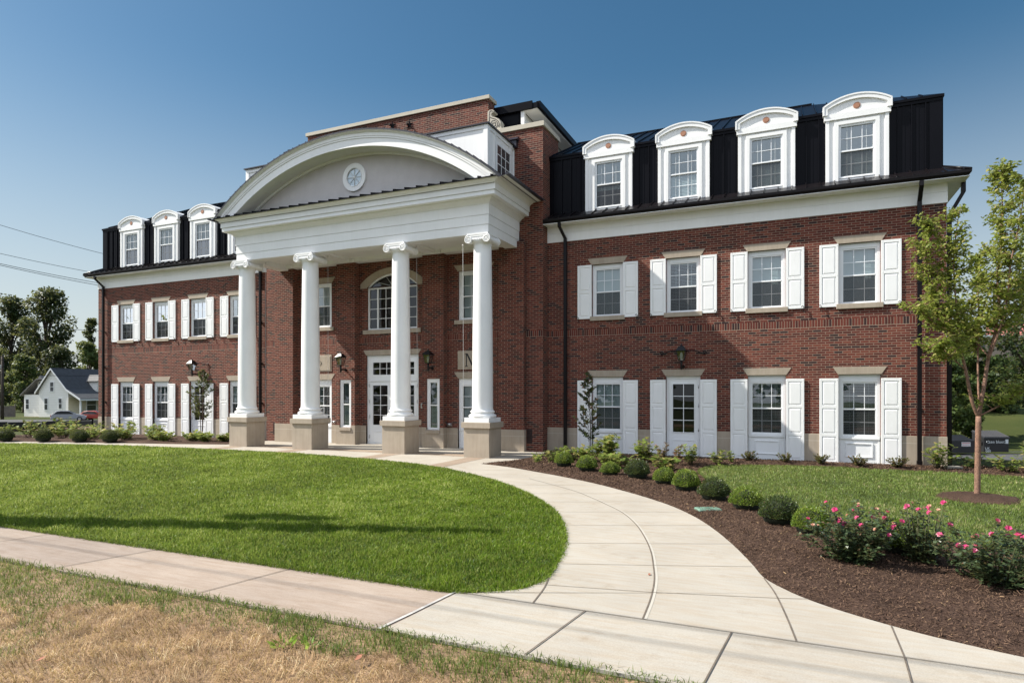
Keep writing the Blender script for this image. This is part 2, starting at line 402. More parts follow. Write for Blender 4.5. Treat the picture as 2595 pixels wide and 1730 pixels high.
def make_parts(kind):
    gw, z0, zr, z1, fw, zb, zt, cols = kind
    f = sash_frame(*kind); me = {'frame': f.mesh("window", M['vinyl'], 0.004)}
    me['grille'] = grille(gw, z0, zr, z1, cols).mesh("muntin_grille", M['muntin'])
    p = MB(); p.add([(-gw, .045, z0), (gw, .045, z0), (gw, .045, zr), (-gw, .045, zr)], [(0, 1, 2, 3)])
    p.add([(-gw, .04, zr), (gw, .04, zr), (gw, .04, z1), (-gw, .04, z1)], [(0, 1, 2, 3)])
    me['pane'] = p.mesh("pane", M['glass'])
    me['screen'] = MB().add([(-gw, .018, z0), (gw, .018, z0), (gw, .018, zr-.02), (-gw, .018, zr-.02)], [(0, 1, 2, 3)]).mesh("screen", M['screen'])
    me['closed'] = blind_mesh(gw, z0, z1, rad(74)).mesh("blind", M['blind'])
    me['open'] = blind_mesh(gw, z0, z1, rad(22)).mesh("blind", M['blind'])
    me['half'] = blind_mesh(gw, z0, z1, rad(74), 0.62).mesh("blind", M['blind'])
    return me
K_UP = (.37, 4.26, 4.945, 5.62, .485, 4.2, 5.79, 3)
K_LOW = (.37, .77, 1.435, 2.115, .485, .70, 2.35, 3)
K_DOR = (.375, 7.59, 8.25, 8.90, .43, 7.54, 8.955, 3)
K_BAY_UP = (.435, 4.344, 5.053, 5.746, .585, 4.265, 5.89, 3)
K_BAY_LOW = (.435, .72, 1.379, 2.075, .585, .66, 2.345, 3)
K_NARROW = (.135, .70, 1.444, 2.196, .254, .62, 2.334, 1)
PARTS = {k: make_parts(k) for k in (K_UP, K_LOW, K_DOR, K_BAY_UP, K_BAY_LOW, K_NARROW)}
def place_window(kind, x, y, blind='closed', screen=True, parent=P, extra=None, name="window"):
    me = PARTS[kind]
    w = link(name, me['frame'], parent, (x, y, 0))
    for n, k in (("muntin_grille", 'grille'), ("pane", 'pane')):
        if k == 'grille' and kind is K_NARROW: continue
        link(n, me[k], w)
    if screen: link("insect_screen", me['screen'], w)
    if blind: link("blind", me[blind], w, (0, 0.10, 0))
    return w
lint_up = MB(); lint_lo = MB()
def lintel_mesh(zb, zt, ht, hb): return MB().prism_xz([(-hb, zb), (hb, zb), (ht, zt), (-ht, zt)], -0.012, 0.11).mesh("lintel", M['stone'], 0.003)
LU = lintel_mesh(5.79, 5.978, .62, .50); LL = lintel_mesh(2.35, 2.545, .625, .50)
SILL = MB().box(-.54, .54, -.05, .085, 4.068, 4.2).mesh("sill", M['stone'], 0.006)
PANEL = MB()
PANEL.box(-.485, .485, 0.012, 0.07, -0.06, 0.70); PANEL.box(-.475, .475, -.02, 0.02, .645, .695)
for z in (.17, .52): PANEL.box(-.315, .315, -.008, 0.02, z, z+.028)
for x in (-.315, .287): PANEL.box(x, x+.028, -.0082, 0.02, .17, .548)
for x in (-.485, .43): PANEL.box(x, x+.055, -.004, 0.02, -.06, .645)
PANEL = PANEL.mesh("apron_panel", M['vinyl'], 0.003)
def shutter_mesh(z0, z1, n):
    m = MB(); w = .225; st = .062; t = 0.036
    m.box(-w, w, -.006, .012, z0, z1)
    m.box(-w, -w+st, -t+.012, -.006, z0, z1); m.box(w-st, w, -t+.012, -.006, z0, z1)
    cuts = [z0 + 0.07] + [z0 + (z1-z0)*k/n for k in range(1, n)] + [z1 - 0.07]
    m.box(-w+st, w-st, -t+.0122, -.006, z0, z0+.07); m.box(-w+st, w-st, -t+.0122, -.006, z1-.07, z1)
    for k in range(1, n): m.box(-w+st, w-st, -t+.0122, -.006, cuts[k]-.04, cuts[k]+.04)
    for k in range(n):
        a = cuts[k] + (0 if k == 0 else .04); b = cuts[k+1] - (0 if k == n-1 else .04)
        x0, x1, i = -w+st+.012, w-st-.012, .03
        a += .012; b -= .012
        vs = [(x0,-.006,a),(x1,-.006,a),(x1,-.006,b),(x0,-.006,b),(x0+i,-.022,a+i),(x1-i,-.022,a+i),(x1-i,-.022,b-i),(x0+i,-.022,b-i)]
        m.add(vs, [(0,1,5,4),(1,2,6,5),(2,3,7,6),(3,0,4,7),(4,5,6,7)])
    for z in (z0+.035, (z0+z1)/2, z1-.035):
        for x in (-w+.03, w-.03): m.lathe([(0.011, 0), (0.009, 0.004)], (0, 0, 0), 8) if False else m.box(x-.009, x+.009, -t+.007, -t+.013, z-.009, z+.009)
    return m.mesh("shutter", M['shutter'], 0.003)
SH_UP = shutter_mesh(4.135, 5.785, 2); SH_LO = shutter_mesh(0.0, 2.24, 3)
dg = MB(); dg.tube([(0, -.055, -.10), (0.0, -.06, -.04), (0.02, -.062, 0.0), (0.0, -.062, .045), (-.028, -.062, .05), (-.04, -.062, .03), (-.028, -.062, .015)], .008, 6)
dg.tube([(0, 0, -.07), (0, -.06, -.07)], .008, 6); dg.tube([(0, -.055, -.10), (.02, -.055, -.125), (.045, -.055, -.115), (.05, -.055, -.09)], .008, 6)
DOG = dg.mesh("shutter_dog", M['iron'])
DOOR = MB()
for x0, x1 in ((-.485, -.415), (.415, .485)): DOOR.box(x0, x1, 0, .06, -.06, 2.335)
DOOR.box(-.415, .415, 0, .06, 2.262, 2.335); DOOR.box(-.50, .50, -.035, .03, 2.32, 2.35)
def leaf(m, cx, hw, gx0, gx1, gz0, gz1, z0, z1, pz0, pz1):
    m.box(cx-hw, gx0, .018, .06, z0, z1); m.box(gx1, cx+hw, .018, .06, z0, z1)
    m.box(gx0, gx1, .018, .06, z0, gz0); m.box(gx0, gx1, .018, .06, gz1, z1)
    for z in (pz0, pz1-.025): m.box(gx0-.02, gx1+.02, .006, .02, z, z+.025)
    for x in (gx0-.02, gx1-.005): m.box(x, x+.025, .0058, .02, pz0, pz1)
    for z in (gz0-.022, gz1): m.box(gx0-.022, gx1+.022, .004, .02, z, z+.022)
    for x in (gx0-.022, gx1): m.box(x, x+.022, .0042, .02, gz0-.022, gz1+.022)
leaf(DOOR, 0, .412, -.302, .302, .717, 2.115, -.05, 2.26, .128, .50)
DOOR = DOOR.mesh("door", M['vinyl'], 0.003)
def lites(x0, x1, z0, z1, nx, nz, y=.026, w=.009):
    m = MB()
    for k in range(1, nx): x = x0+(x1-x0)*k/nx; m.box(x-w, x+w, y, y+.02, z0, z1)
    for k in range(1, nz): z = z0+(z1-z0)*k/nz; m.box(x0, x1, y+.001, y+.019, z-w, z+w)
    return m
DGR = lites(-.302, .302, .717, 2.115, 2, 4).mesh("muntin_grille", M['vinyl'])
DPN = MB().add([(-.302, .042, .717), (.302, .042, .717), (.302, .042, 2.115), (-.302, .042, 2.115)], [(0, 1, 2, 3)]).mesh("pane", M['glass_dark'])
hg = MB()
for z in (.0, .75, 1.45, 2.0): hg.lathe([(.012, z), (.012, z+.1)], (.425, -.006, 0), 8)
HNG = hg.mesh("hinge", M['steel'])
BL_UP = {-1: ['half', 'open', 'half', 'half'], 1: ['closed', 'open', 'closed', 'closed']}
BL_LO = {-1: ['half', None, 'open', 'open'], 1: ['closed', None, 'open', 'open']}
for s in SGN:
    for k, wx in enumerate(WIN_X):
        c = s * wx
        place_window(K_UP, c, 0.075, BL_UP[s][k])
        link("lintel", LU, P, (c, 0, 0)); link("lintel", LL, P, (c, 0, 0)); link("sill", SILL, P, (c, 0, 0))
        if k == 1:
            d = link("door", DOOR, P, (c, 0.07, 0)); link("muntin_grille", DGR, d); link("pane", DPN, d)
            link("hinge", HNG, d, (0, 0, 0) if s > 0 else (-.85, 0, 0))
        else:
            w = place_window(K_LOW, c, 0.075, BL_LO[s][k]); link("apron_panel", PANEL, w)
        for q in SGN:
            sh = link("shutter", SH_UP, P, (c + q*.715, -0.012, 0)); link("shutter_dog", DOG, sh, (q*.2, 0.012, 4.15))
            link("shutter", SH_LO, P, (c + q*.715, -0.028, 0))

DORX = [(-14.18, 'closed'), (-11.94, 'closed'), (-9.73, 'closed'), (-7.55, 'closed'), (7.64, 'half'), (9.88, 'closed'), (12.12, 'closed'), (14.33, 'closed')]
# ---- frieze board, soffit, gutter, apron roof, mansard of each wing
GZ0, GZ1 = 7.10, 7.235
for s in SGN:
    fr = MB(); so = MB(); gu = MB(); ap = MB(); ms = MB(); ro = MB()
    x0, x1 = PX * s, XC * s
    def bx(m, a, b, *r): m.box(min(a, b), max(a, b), *r)
    bx(fr, x0, x1 + .022*s, -.022, 0.05, 6.59, 6.862); bx(fr, x0, x1 + .019*s, -.018, 0.05, 6.866, 7.10)
    bx(fr, x1, x1 + .022*s, 0.05, YB, 6.59, 7.10)
    o = .40
    bx(so, x0, x1 + o*s, -o, 0.3, 7.085, 7.098); bx(so, x1 - .3*s, x1 + o*s, 0.3, YB+o, 7.085, 7.098)
    # ogee gutter along the front and round the end
    prof = [(-.33, GZ0), (-.375, GZ0), (-.40, GZ0+.05), (-.43, GZ0+.07), (-.435, GZ1), (-.415, GZ1), (-.415, GZ1-.02), (-.33, GZ1-.02)]
    n = len(prof)
    xe = lambda y: x1 + (-y)*s
    vs = [(x0, y, z) for y, z in prof] + [(xe(y), y, z) for y, z in prof] + [(xe(y), YB, z) for y, z in prof]
    gu.add(vs, [(i, (i+1) % n, (i+1) % n + n, i+n) for i in range(n)] + [(i+n, (i+1) % n + n, (i+1) % n + 2*n, i+2*n) for i in range(n)] + [tuple(range(n))])
    # apron slope
    ya, za, yb, zb = -.41, 7.235, .20, 7.53
    def slab(m, pts, t=.02): 
        m.add(pts + [(x, y, z-t) for x, y, z in pts], [(0,1,2,3), (7,6,5,4), (0,4,5,1), (1,5,6,2), (2,6,7,3), (3,7,4,0)])
    slab(ap, [(x0, ya, za), (x1 + .41*s, ya, za), (x1 - .05*s, yb, zb), (x0, yb, zb)])
    slab(ap, [(x1 + .41*s, ya, za), (x1 + .41*s, YB, za), (x1 - .05*s, YB, zb), (x1 - .05*s, yb, zb)])
    x = abs(x0) + .18
    while x < XC + .3:
        yy = yb if x < XC - .1 else yb - (x - XC + .1) * 1.3
        zz = za + (zb-za)*(yy-ya)/(yb-ya)
        X = x*s; w = .011
        ap.add([(X-w, ya, za), (X+w, ya, za), (X+w, ya, za+.04), (X-w, ya, za+.04), (X-w, yy, zz), (X+w, yy, zz), (X+w, yy, zz+.04), (X-w, yy, zz+.04)],
               [(0,1,2,3), (3,2,6,7), (0,3,7,4), (1,5,6,2)])
        x += .345
    # hip cap
    ap.tube([(x1+.42*s, -.42, 7.25), (x1-.04*s, .2, 7.56)], .03, 6)
    # mansard walls
    mx = x1 - .06*s
    ms.add([(x0, .2, 7.45), (mx, .2, 7.45), (mx, .2, 9.3), (x0, .2, 9.3), (mx, YB-.2, 7.45), (mx, YB-.2, 9.3)], [(0,1,2,3), (1,4,5,2)])
    x = abs(x0) + .12; k = 0
    while x < abs(mx) - .3:
        if not any(abs(x*s - d_[0]) < .78 for d_ in DORX): ms.box(x*s-.011, x*s+.011, .16, .2, 7.5, 9.25)
        if not any(abs(x*s + .13 - d_[0]) < .80 for d_ in DORX): ms.box(x*s+.10, x*s+.16, .192, .2, 7.5, 9.25)      # pencil rib
        x += .305
    for y in np.arange(.6, YB-.5, .305): bx(ms, mx, mx + .04*s, y-.011, y+.011, 7.5, 9.25)
    bx(ms, mx - .27*s, mx + .012*s, .175, .2, 7.48, 9.25); bx(ms, mx - .002*s, mx + .02*s, .175, .5, 7.48, 9.25)
    # cap fascia and upper hip roof
    e = .165
    bx(ro, x0, x1 - .04*s, e, .5, 9.23, 9.31); bx(ro, x0, x1 - .02*s, e-.03, .4, 9.31, 9.375); bx(ro, mx-.2*s, x1 - .02*s, .4, YB-.1, 9.23, 9.375)
    yr, zr2 = 3.1, 10.85
    A = (x0, e-.03, 9.375); B = (x1-.02*s, e-.03, 9.375); Cc_ = (x1-.02*s - (yr-e)*s, yr, zr2); D = (x0, yr, zr2)
    B2 = (x1-.02*s, YB-.1, 9.375); C2 = (Cc_[0], YB-yr, zr2); D2 = (x0, YB-yr, zr2); A2 = (x0, YB-.1, 9.375)
    ro.add([A, B, Cc_, D, B2, C2, D2, A2], [(0,1,2,3), (1,4,5,2), (2,5,6,3), (4,7,6,5)])
    x = abs(x0)+.1
    while x < XC - .2:
        t = min(1.0, (XC - .02 - x) / (yr - e)); X = x*s; w = .012
        p0 = (e-.03, 9.375); p1 = (e + (yr-e)*t, 9.375 + (zr2-9.375)*t)
        ro.add([(X-w, p0[0], p0[1]), (X+w, p0[0], p0[1]), (X+w, p0[0], p0[1]+.04), (X-w, p0[0], p0[1]+.04), (X-w, p1[0], p1[1]), (X+w, p1[0], p1[1]), (X+w, p1[0], p1[1]+.04), (X-w, p1[0], p1[1]+.04)],
               [(0,1,2,3), (3,2,6,7), (0,3,7,4), (1,5,6,2)])
        # snow guards
        x += .345
    ro.box(min(D[0], Cc_[0]), max(D[0], Cc_[0]), yr-.06, yr+.06, zr2-.02, zr2+.03)
    fr.build("frieze_board", M['white'], P, bevel=.003); so.build("soffit", M['white'], P); gu.build("gutter", M['gutter'], P)
    ap.build("apron_roof", M['gutter'], P); ms.build("mansard_roof", M['metal'], P); ro.build("hip_roof", M['metal'], P)

# ---- dormers
DB = MB(); hw = .73
DB.box(-hw, -.43, 0, 1.0, 7.40, 9.12); DB.box(.43, hw, 0, 1.0, 7.40, 9.12); DB.box(-.43, .43, 0, 1.0, 8.955, 9.12); DB.box(-.43, .43, 0, 1.0, 7.40, 7.54)
for q in SGN: DB.box(q*.645, q*hw*1.006, -.03, .02, 7.45, 9.11)
DB.box(-.525, -.43, -.035, .01, 7.45, 9.045); DB.box(.43, .525, -.035, .01, 7.45, 9.045); DB.box(-.43, .43, -.035, .01, 8.955, 9.045)
DB = DB.mesh("dormer", M['white'], .004)
DH = MB()
DH.box(-.775, .775, -.055, 1.3, 9.105, 9.265)
arch_o = seg_arch(.805, 9.47, .25, 18); arch_i = seg_arch(.69, 9.40, .185, 18)
for (a, b), (c, d) in zip(zip(arch_o, arch_o[1:]), zip(arch_i, arch_i[1:])):
    DH.add([(a[0],-.07,a[1]), (b[0],-.07,b[1]), (d[0],-.07,d[1]), (c[0],-.07,c[1])], [(0,1,2,3)])
    DH.add([(c[0],-.07,c[1]), (d[0],-.07,d[1]), (d[0],-.02,d[1]), (c[0],-.02,c[1])], [(0,1,2,3)])
for q, o_, i_ in ((-1, arch_o[0], arch_i[0]), (1, arch_o[-1], arch_i[-1])):
    DH.add([(o_[0],-.07,9.24), (o_[0],-.07,o_[1]), (i_[0],-.07,i_[1]), (i_[0],-.07,9.24)], [(0,1,2,3)])
    DH.add([(i_[0],-.07,9.24), (i_[0],-.07,i_[1]), (i_[0],-.02,i_[1]), (i_[0],-.02,9.24)], [(0,1,2,3)])
DH.prism_xz([(-.69, 9.26), (.69, 9.26)] + arch_i[::-1], -.02, .02)
arch_m = seg_arch(.765, 9.45, .235, 18)
for (a, b), (c, d) in zip(zip(arch_o, arch_o[1:]), zip(arch_m, arch_m[1:])):       # raised outer bead
    DH.add([(a[0],-.085,a[1]+.004), (b[0],-.085,b[1]+.004), (d[0],-.085,d[1]), (c[0],-.085,c[1]), (c[0],-.07,c[1]), (d[0],-.07,d[1]), (a[0],1.9,a[1]+.004), (b[0],1.9,b[1]+.004)], [(0,1,2,3), (3,2,5,4), (0,6,7,1)])
for q, o_ in ((-1, arch_o[0]), (1, arch_o[-1])):
    x = o_[0]; DH.add([(x,-.085,9.24), (x,1.9,9.24), (x,1.9,o_[1]+.004), (x,-.085,o_[1]+.004)], [(0,1,2,3)])
    DH.add([(x,-.085,9.24), (x-q*.04,-.085,9.24), (x-q*.04,-.085,o_[1]), (x,-.085,o_[1]+.004)], [(0,1,2,3)])
    DH.add([(x,-.085,9.24), (x,1.9,9.24), (x-q*.12,1.9,9.24), (x-q*.12,-.085,9.24)], [(0,1,2,3)])
DH = DH.mesh("arched_pediment", M['white'])
md = MB(); md.tube([(0,-.03,9.41), (0,-.018,9.41)], .085, 20, smooth=False); md.tube([(0,-.036,9.41), (0,-.02,9.41)], .06, 20, smooth=False)
MD = md.mesh("medallion", M['copper'])
for x, bl in DORX:
    d = link("dormer", DB, P, (x, .12, 0))
    for n, m in (("arched_pediment", DH), ("medallion", MD)): link(n, m, d)
    me = PARTS[K_DOR]
    for n, k in (("window_frame", 'frame'), ("muntin_grille", 'grille'), ("pane", 'pane')): link(n, me[k], d, (0, -.015 if k == 'frame' else -.005, 0))
    if x != 9.88: link("insect_screen", me['screen'], d)
    link("blind", me[bl], d, (0, .058, 0))

# ---- downspouts
def downspout(x, s, y=-.10, elbow=-.07):
    m = MB(); w, h = .048, .038
    def rectpipe(pts):
        for a, b in zip(pts, pts[1:]):
            vs = []
            for p in (a, b): vs += [(p[0]-w, p[1]-h, p[2]), (p[0]+w, p[1]-h, p[2]), (p[0]+w, p[1]+h, p[2]), (p[0]-w, p[1]+h, p[2])]
            m.add(vs, [(0,1,5,4), (1,2,6,5), (2,3,7,6), (3,0,4,7), (3,2,1,0), (4,5,6,7)])
    rectpipe([(x + elbow, -.37, 7.10), (x + elbow, -.37, 6.98)]); rectpipe([(x + elbow, -.37, 6.98), (x, y, 6.66)]); rectpipe([(x, y, 6.66), (x, y, 0.14)])
    m.box(x-.06, x+.06, y-.05, y+.05, 0.0, .16)
    for z in (1.45, 3.0, 4.6): m.box(x-w-.012, x+w+.012, y-h-.006, y+.09, z, z+.03)
    m.build("downspout", M['gutter'], P)
for s in SGN:
    downspout(6.32*s, s, elbow=-.10*s if s > 0 else .1); downspout(15.70*s if s > 0 else -15.80, s, elbow=0.0 if s > 0 else -.16)
m = MB(); m.box(16.33, 16.42, .10, .2, -.3, 6.3)
m.add([(16.33,.10,6.3),(16.42,.10,6.3),(16.42,.2,6.3),(16.33,.2,6.3),(16.62,.10,6.85),(16.71,.10,6.85),(16.71,.2,6.85),(16.62,.2,6.85)], [(0,1,5,4),(1,2,6,5),(2,3,7,6),(3,0,4,7)])
m.box(16.62, 16.71, .1, .2, 6.85, 7.12); m.build("downspout", M['gutter'], P)

# ================================================================== central pavilion
PY, AY, BY = -.40, -.55, -.30
def bpart(name, mat, *r, **k): return MB().box(*r).build(name, M[mat], P, **k)
for s in SGN:
    X = lambda a, b: (min(a*s, b*s), max(a*s, b*s))
    pier = MB()
    for z0, z1 in ((-.3, 3.61), (3.81, 6.62)): pier.box(*X(5.13, PX), PY, 1.0, z0, z1)
    pier.box(*X(3.76, PX), PY, 1.0, 6.62, 10.155)
    pier.build("brick_pier", M['brick'], P); bpart("soldier_course", 'soldier', *X(5.13, PX), PY, 1.0, 3.61, 3.81)
    bpart("brick_pilaster", 'brick', *X(4.24, 5.11), AY, -.2, 0.0, 6.62); bpart("stone_base", 'base_stone2', *X(4.225, 5.125), AY-.012, -.2, -.02, .70, bevel=.003)
    m = MB(); m.wall(*X(1.40, 2.21), 0.0, 6.62, AY, [(*X(1.562, 2.07), .62, 2.334)], .12)
    for xx in (1.40, 2.21): m.add([(xx*s, AY, 0), (xx*s, -.2, 0), (xx*s, -.2, 6.62), (xx*s, AY, 6.62)], [(0,1,2,3)])
    m.build("brick_pilaster", M['brick'], P)
    m = MB(); m.box(*X(1.385, 1.562), AY-.012, -.2, -.02, .70); m.box(*X(2.07, 2.225), AY-.012, -.2, -.02, .70); m.box(*X(1.562, 2.07), AY-.012, -.2, -.02, .60); m.build("stone_base", M['base_stone2'], P)
    a, b = X(2.21, 4.24); c = 3.22*s
    hol = [(c-.585, c+.585, 4.265, 5.89), (c-.585, c+.585, -.3, 2.345)]
    m = MB(); m.wall(a, b, 0, 3.62, BY, hol, .1); m.wall(a, b, 3.82, 6.62, BY, hol, .1); m.build("bay_wall", M['brick'], P); MB().wall(a, b, 3.62, 3.82, BY).build("soldier_course", M['soldier'], P)
    for q0, q1 in ((a, c-.585), (c+.585, b)): bpart("stone_base", 'base_stone2', q0, q1, BY-.012, BY+.1, -.05, .69, bevel=.003)
    bpart("stone_base", 'base_stone2', *X(1.09, 1.40), BY-.012, BY+.1, -.05, .69, bevel=.003)
mb = MB(); mb.wall(-1.40, 1.40, 0, 3.62, BY, [(-1.09, 1.09, -.3, 3.185)], .12); MB().wall(-1.40, 1.40, 3.62, 3.82, BY).build("soldier_course", M['soldier'], P)
mb.wall(-1.40, 1.40, 3.82, 6.62, BY, [(-1.337, 1.337, 5.57, 6.26), (-1.04, 1.04, 4.08, 5.6)], .12)
ao = seg_arch(1.337, 5.72, .525, 20)
for (a, b) in zip(ao, ao[1:]): mb.add([(a[0], BY, a[1]), (b[0], BY, b[1]), (b[0], BY, 6.26), (a[0], BY, 6.26)], [(0,1,2,3)])
mb.build("bay_wall", M['brick'], P)
bpart("parapet_wall", 'brick', -3.755, 3.755, -.30, .16, 6.62, 11.40)
cp = MB(); cp.box(-3.81, 3.81, -.36, .22, 11.40, 11.52)
for k in range(-4, 5): cp.box(k*.84-.004, k*.84+.004, -.3605, -.35, 11.40, 11.5205)
cp.build("parapet_cap", M['cap_stone'], P, bevel=.006)
for s in SGN:
    cp = MB(); cp.box(min(3.76*s, 5.745*s), max(3.76*s, 5.745*s), PY-.055, 1.05, 10.155, 10.305); cp.build("parapet_cap", M['cap_stone'], P, bevel=.006)
    # carved scroll
    sc = MB(); o = 3.77*s
    pr = [(0,0),(.50,0),(.50,.05),(.46,.10),(.47,.22),(.42,.33),(.30,.40),(.17,.45),(.13,.52),(.15,.57),(.22,.58),(.24,.63),(.17,.68),(.07,.68),(0,.64)]
    pts = [(o + s*x, 10.305 + z) for x, z in pr]
    if s < 0: pts = pts[::-1]
    sc.prism_xz(pts, -.40, -.12)
    scroll = sc.build("scroll_bracket", M['cap_stone'], P, bevel=.008)
    gr = MB()
    for pth in ([(.06,.06),(.06,.62),(.12,.65),(.19,.62)], [(.05,.50),(.12,.42),(.28,.35),(.38,.27),(.42,.16),(.40,.08)],
                [(.12,.10),(.10,.22),(.16,.32),(.26,.31),(.34,.24),(.36,.14),(.30,.07),(.20,.06),(.12,.10)], [(.18,.14),(.28,.14),(.28,.24),(.18,.24),(.18,.14)]):
        gr.tube([(o + s*x, -.401, 10.305+z) for x, z in pth], .011, 5)
    gr.build("carved_line", M['louver'], scroll)
    lv = MB(); a, b = sorted((5.15*s, 5.335*s)); lv.box(a, b, PY-.012, PY+.002, .27, .73)
    for k in range(7): lv.add([(a+.01, PY-.014, .29+k*.06), (b-.01, PY-.014, .29+k*.06), (b-.01, PY-.035, .335+k*.06-.03), (a+.01, PY-.035, .335+k*.06-.03)], [(0,1,2,3)])
    lv.build("louver_vent", M['louver'], P)
    hd = MB(); a, b = sorted((4.52*s, 4.88*s))
    hd.add([(a, PY-.05, 9.94), (b, PY-.05, 9.94), (b, PY-.17, 9.83), (a, PY-.17, 9.83), (a, PY, 9.94), (b, PY, 9.94), (b, PY, 9.80), (a, PY, 9.80)], [(0,1,2,3), (4,5,1,0), (3,2,6,7), (0,3,7,4), (1,5,6,2)])
    hd.box(a+.04, b-.04, PY-.13, PY, 9.60, 9.80); hd.build("vent_hood", M['roof_edge'], P)

# stars
def star(x, z):
    m = MB(); ctr = (0, -.06, 0); pts = []
    for k in range(10):
        r = .165 if k % 2 == 0 else .06; a = k*math.pi/5
        pts.append((r*math.sin(a), 0.0, r*math.cos(a)))
    m.add([ctr] + pts, [(0, i+1, (i+1) % 10 + 1) for i in range(10)]); m.tube([(0,-.16,0), (0,-.03,0)], .022, 8); m.lathe([(.0, 0), (.001, .001)], (0, 0, 0), 4)
    return m.build("star_anchor", M['iron'], P, (x, -.305, z))
star(.02, 11.17); star(.72, 11.08)

# ---- windows and doors of the pavilion
LBU = lintel_mesh(5.892, 6.092, .75, .60); LBL = lintel_mesh(2.342, 2.548, .74, .59)
SB2 = MB().box(-.71, .71, -.05, .085, 4.131, 4.265).mesh("sill", M['stone'], .006)
SNB = MB().box(-.265, .265, -.045, .02, .505, .62).mesh("sill", M['stone'], .006)
for s in SGN:
    c = 3.22*s
    place_window(K_BAY_UP, c, BY+.06, 'closed', s < 0); link("lintel", LBU, P, (c, BY, 0)); link("sill", SB2, P, (c, BY, 0))
    w = place_window(K_BAY_LOW, c, BY+.06, 'closed' if s > 0 else 'open', False); link("lintel", LBL, P, (c, BY, 0))
    pm = MB(); pm.box(-.585, .585, .0, .07, -.02, .66); pm.box(-.57, .57, -.025, .02, .60, .66); pm.build("apron_panel", M['vinyl'], w)
    place_window(K_NARROW, 1.816*s, AY+.04, 'open', False); link("sill", SNB, P, (1.816*s, AY, 0))
# double door with transom
dd = MB()
for x0, x1 in ((-1.09, -1.0), (1.0, 1.09)): dd.box(x0, x1, 0, .08, -.02, 3.185)
dd.box(-1.0, 1.0, 0, .08, 3.10, 3.185); dd.box(-1.0, 1.0, -.012, .08, 2.26, 2.34)
dd.box(-1.0, -.862, .014, .08, 2.34, 3.10); dd.box(.862, 1.0, .014, .08, 2.34, 3.10); dd.box(-.862, .862, .014, .08, 2.34, 2.497); dd.box(-.862, .862, .014, .08, 2.929, 3.10)
for cx, g0, g1 in ((-.5, -.862, -.234), (.5, .234, .862)): leaf(dd, cx, .495, g0, g1, .726, 2.119, -.01, 2.25, .10, .494)
d = dd.build("entrance_door", M['vinyl'], P, (0, BY+.07, 0), bevel=.003)
for a, b, c0, c1, nx, nz in ((-.862, -.234, .726, 2.119, 2, 4), (.234, .862, .726, 2.119, 2, 4), (-.862, .862, 2.497, 2.929, 6, 2)):
    lites(a, b, c0, c1, nx, nz).build("muntin_grille", M['vinyl'], d)
    MB().add([(a, .042, c0), (b, .042, c0), (b, .042, c1), (a, .042, c1)], [(0,1,2,3)]).build("pane", M['glass_dark'], d)
hm = MB()
for x in (-1.0, 1.0):
    for z in (.25, .95, 1.5, 2.05): hm.lathe([(.014, z), (.014, z+.12)], (x, -.008, 0), 8)
hm.build("hinge", M['steel'], d)
hb = MB(); hb.tube([(.10, -.0, 1.0), (.10, -.05, 1.0), (.10, -.05, 1.25), (.10, 0, 1.25)], .012, 8); hb.tube([(-.10, -.0, 1.0), (-.10, -.05, 1.0), (-.10, -.05, 1.25), (-.10, 0, 1.25)], .012, 8)
hb.build("pull_handle", M['steel'], d)
lm = lintel_mesh(3.185, 3.37, 1.21, 1.09); link("lintel", lm, P, (0, BY, 0))
# arched window
aw = MB()
for x0, x1 in ((-1.04, -.985), (.985, 1.04), (-.655, -.605), (.605, .655)): aw.box(x0, x1, 0, .07, 4.08, 5.58)
aw.box(-1.04, 1.04, -.003, .07, 5.52, 5.585); aw.box(-1.04, 1.04, -.002, .07, 4.08, 4.135)
a_o = seg_arch(1.06, 5.585, .45, 20); a_i = seg_arch(.985, 5.585, .39, 20)
for (a, b), (c, e) in zip(zip(a_o, a_o[1:]), zip(a_i, a_i[1:])):
    aw.add([(a[0], 0, a[1]), (b[0], 0, b[1]), (e[0], 0, e[1]), (c[0], 0, c[1]), (c[0], .07, c[1]), (e[0], .07, e[1])], [(0,1,2,3), (3,2,5,4)])
w = aw.build("arched_window", M['vinyl'], P, (0, BY+.05, 0))
g = MB()
for part in (lites(-.605, .605, 4.135, 5.52, 4, 4), lites(-.985, -.655, 4.135, 5.52, 1, 4), lites(.655, .985, 4.135, 5.52, 1, 4)): g.add(part.v, part.f)
for a in (-52, -26, 0, 26, 52):
    r = .39 if a == 0 else .62 if abs(a) == 26 else .8
    g.tube([(0, .03, 5.585), (r*math.sin(rad(a)), .03, 5.585 + r*math.cos(rad(a)) * (1.0 if a == 0 else .6 if abs(a) == 26 else .36))], .009, 6)
g.build("muntin_grille", M['vinyl'], w)
pn = MB(); pn.add([(-.985, .045, 4.135), (.985, .045, 4.135), (.985, .045, 5.585), (-.985, .045, 5.585)], [(0,1,2,3)]); pn.poly([(x, .045, z) for x, z in a_i]); pn.build("pane", M['glass_dark'], w)
sr = MB(); so_ = [(-1.337, 5.57)] + ao + [(1.337, 5.57)]; si_ = [(-1.06, 5.57)] + seg_arch(1.06, 5.585, .45, 20) + [(1.06, 5.57)]
for (a, b), (c, e) in zip(zip(so_, so_[1:]), zip(si_, si_[1:])):
    sr.add([(a[0],-.014,a[1]), (b[0],-.014,b[1]), (e[0],-.014,e[1]), (c[0],-.014,c[1]), (c[0],.1,c[1]), (e[0],.1,e[1]), (a[0],.0,a[1]), (b[0],0,b[1])], [(0,1,2,3), (3,2,5,4), (0,6,7,1)])
sr.add([(-1.337,-.014,5.57), (-1.06,-.014,5.57), (-1.06,.1,5.57), (-1.337,.1,5.57)], [(0,1,2,3)])
sr.build("arch_surround", M['stone'], P, (0, BY, 0))
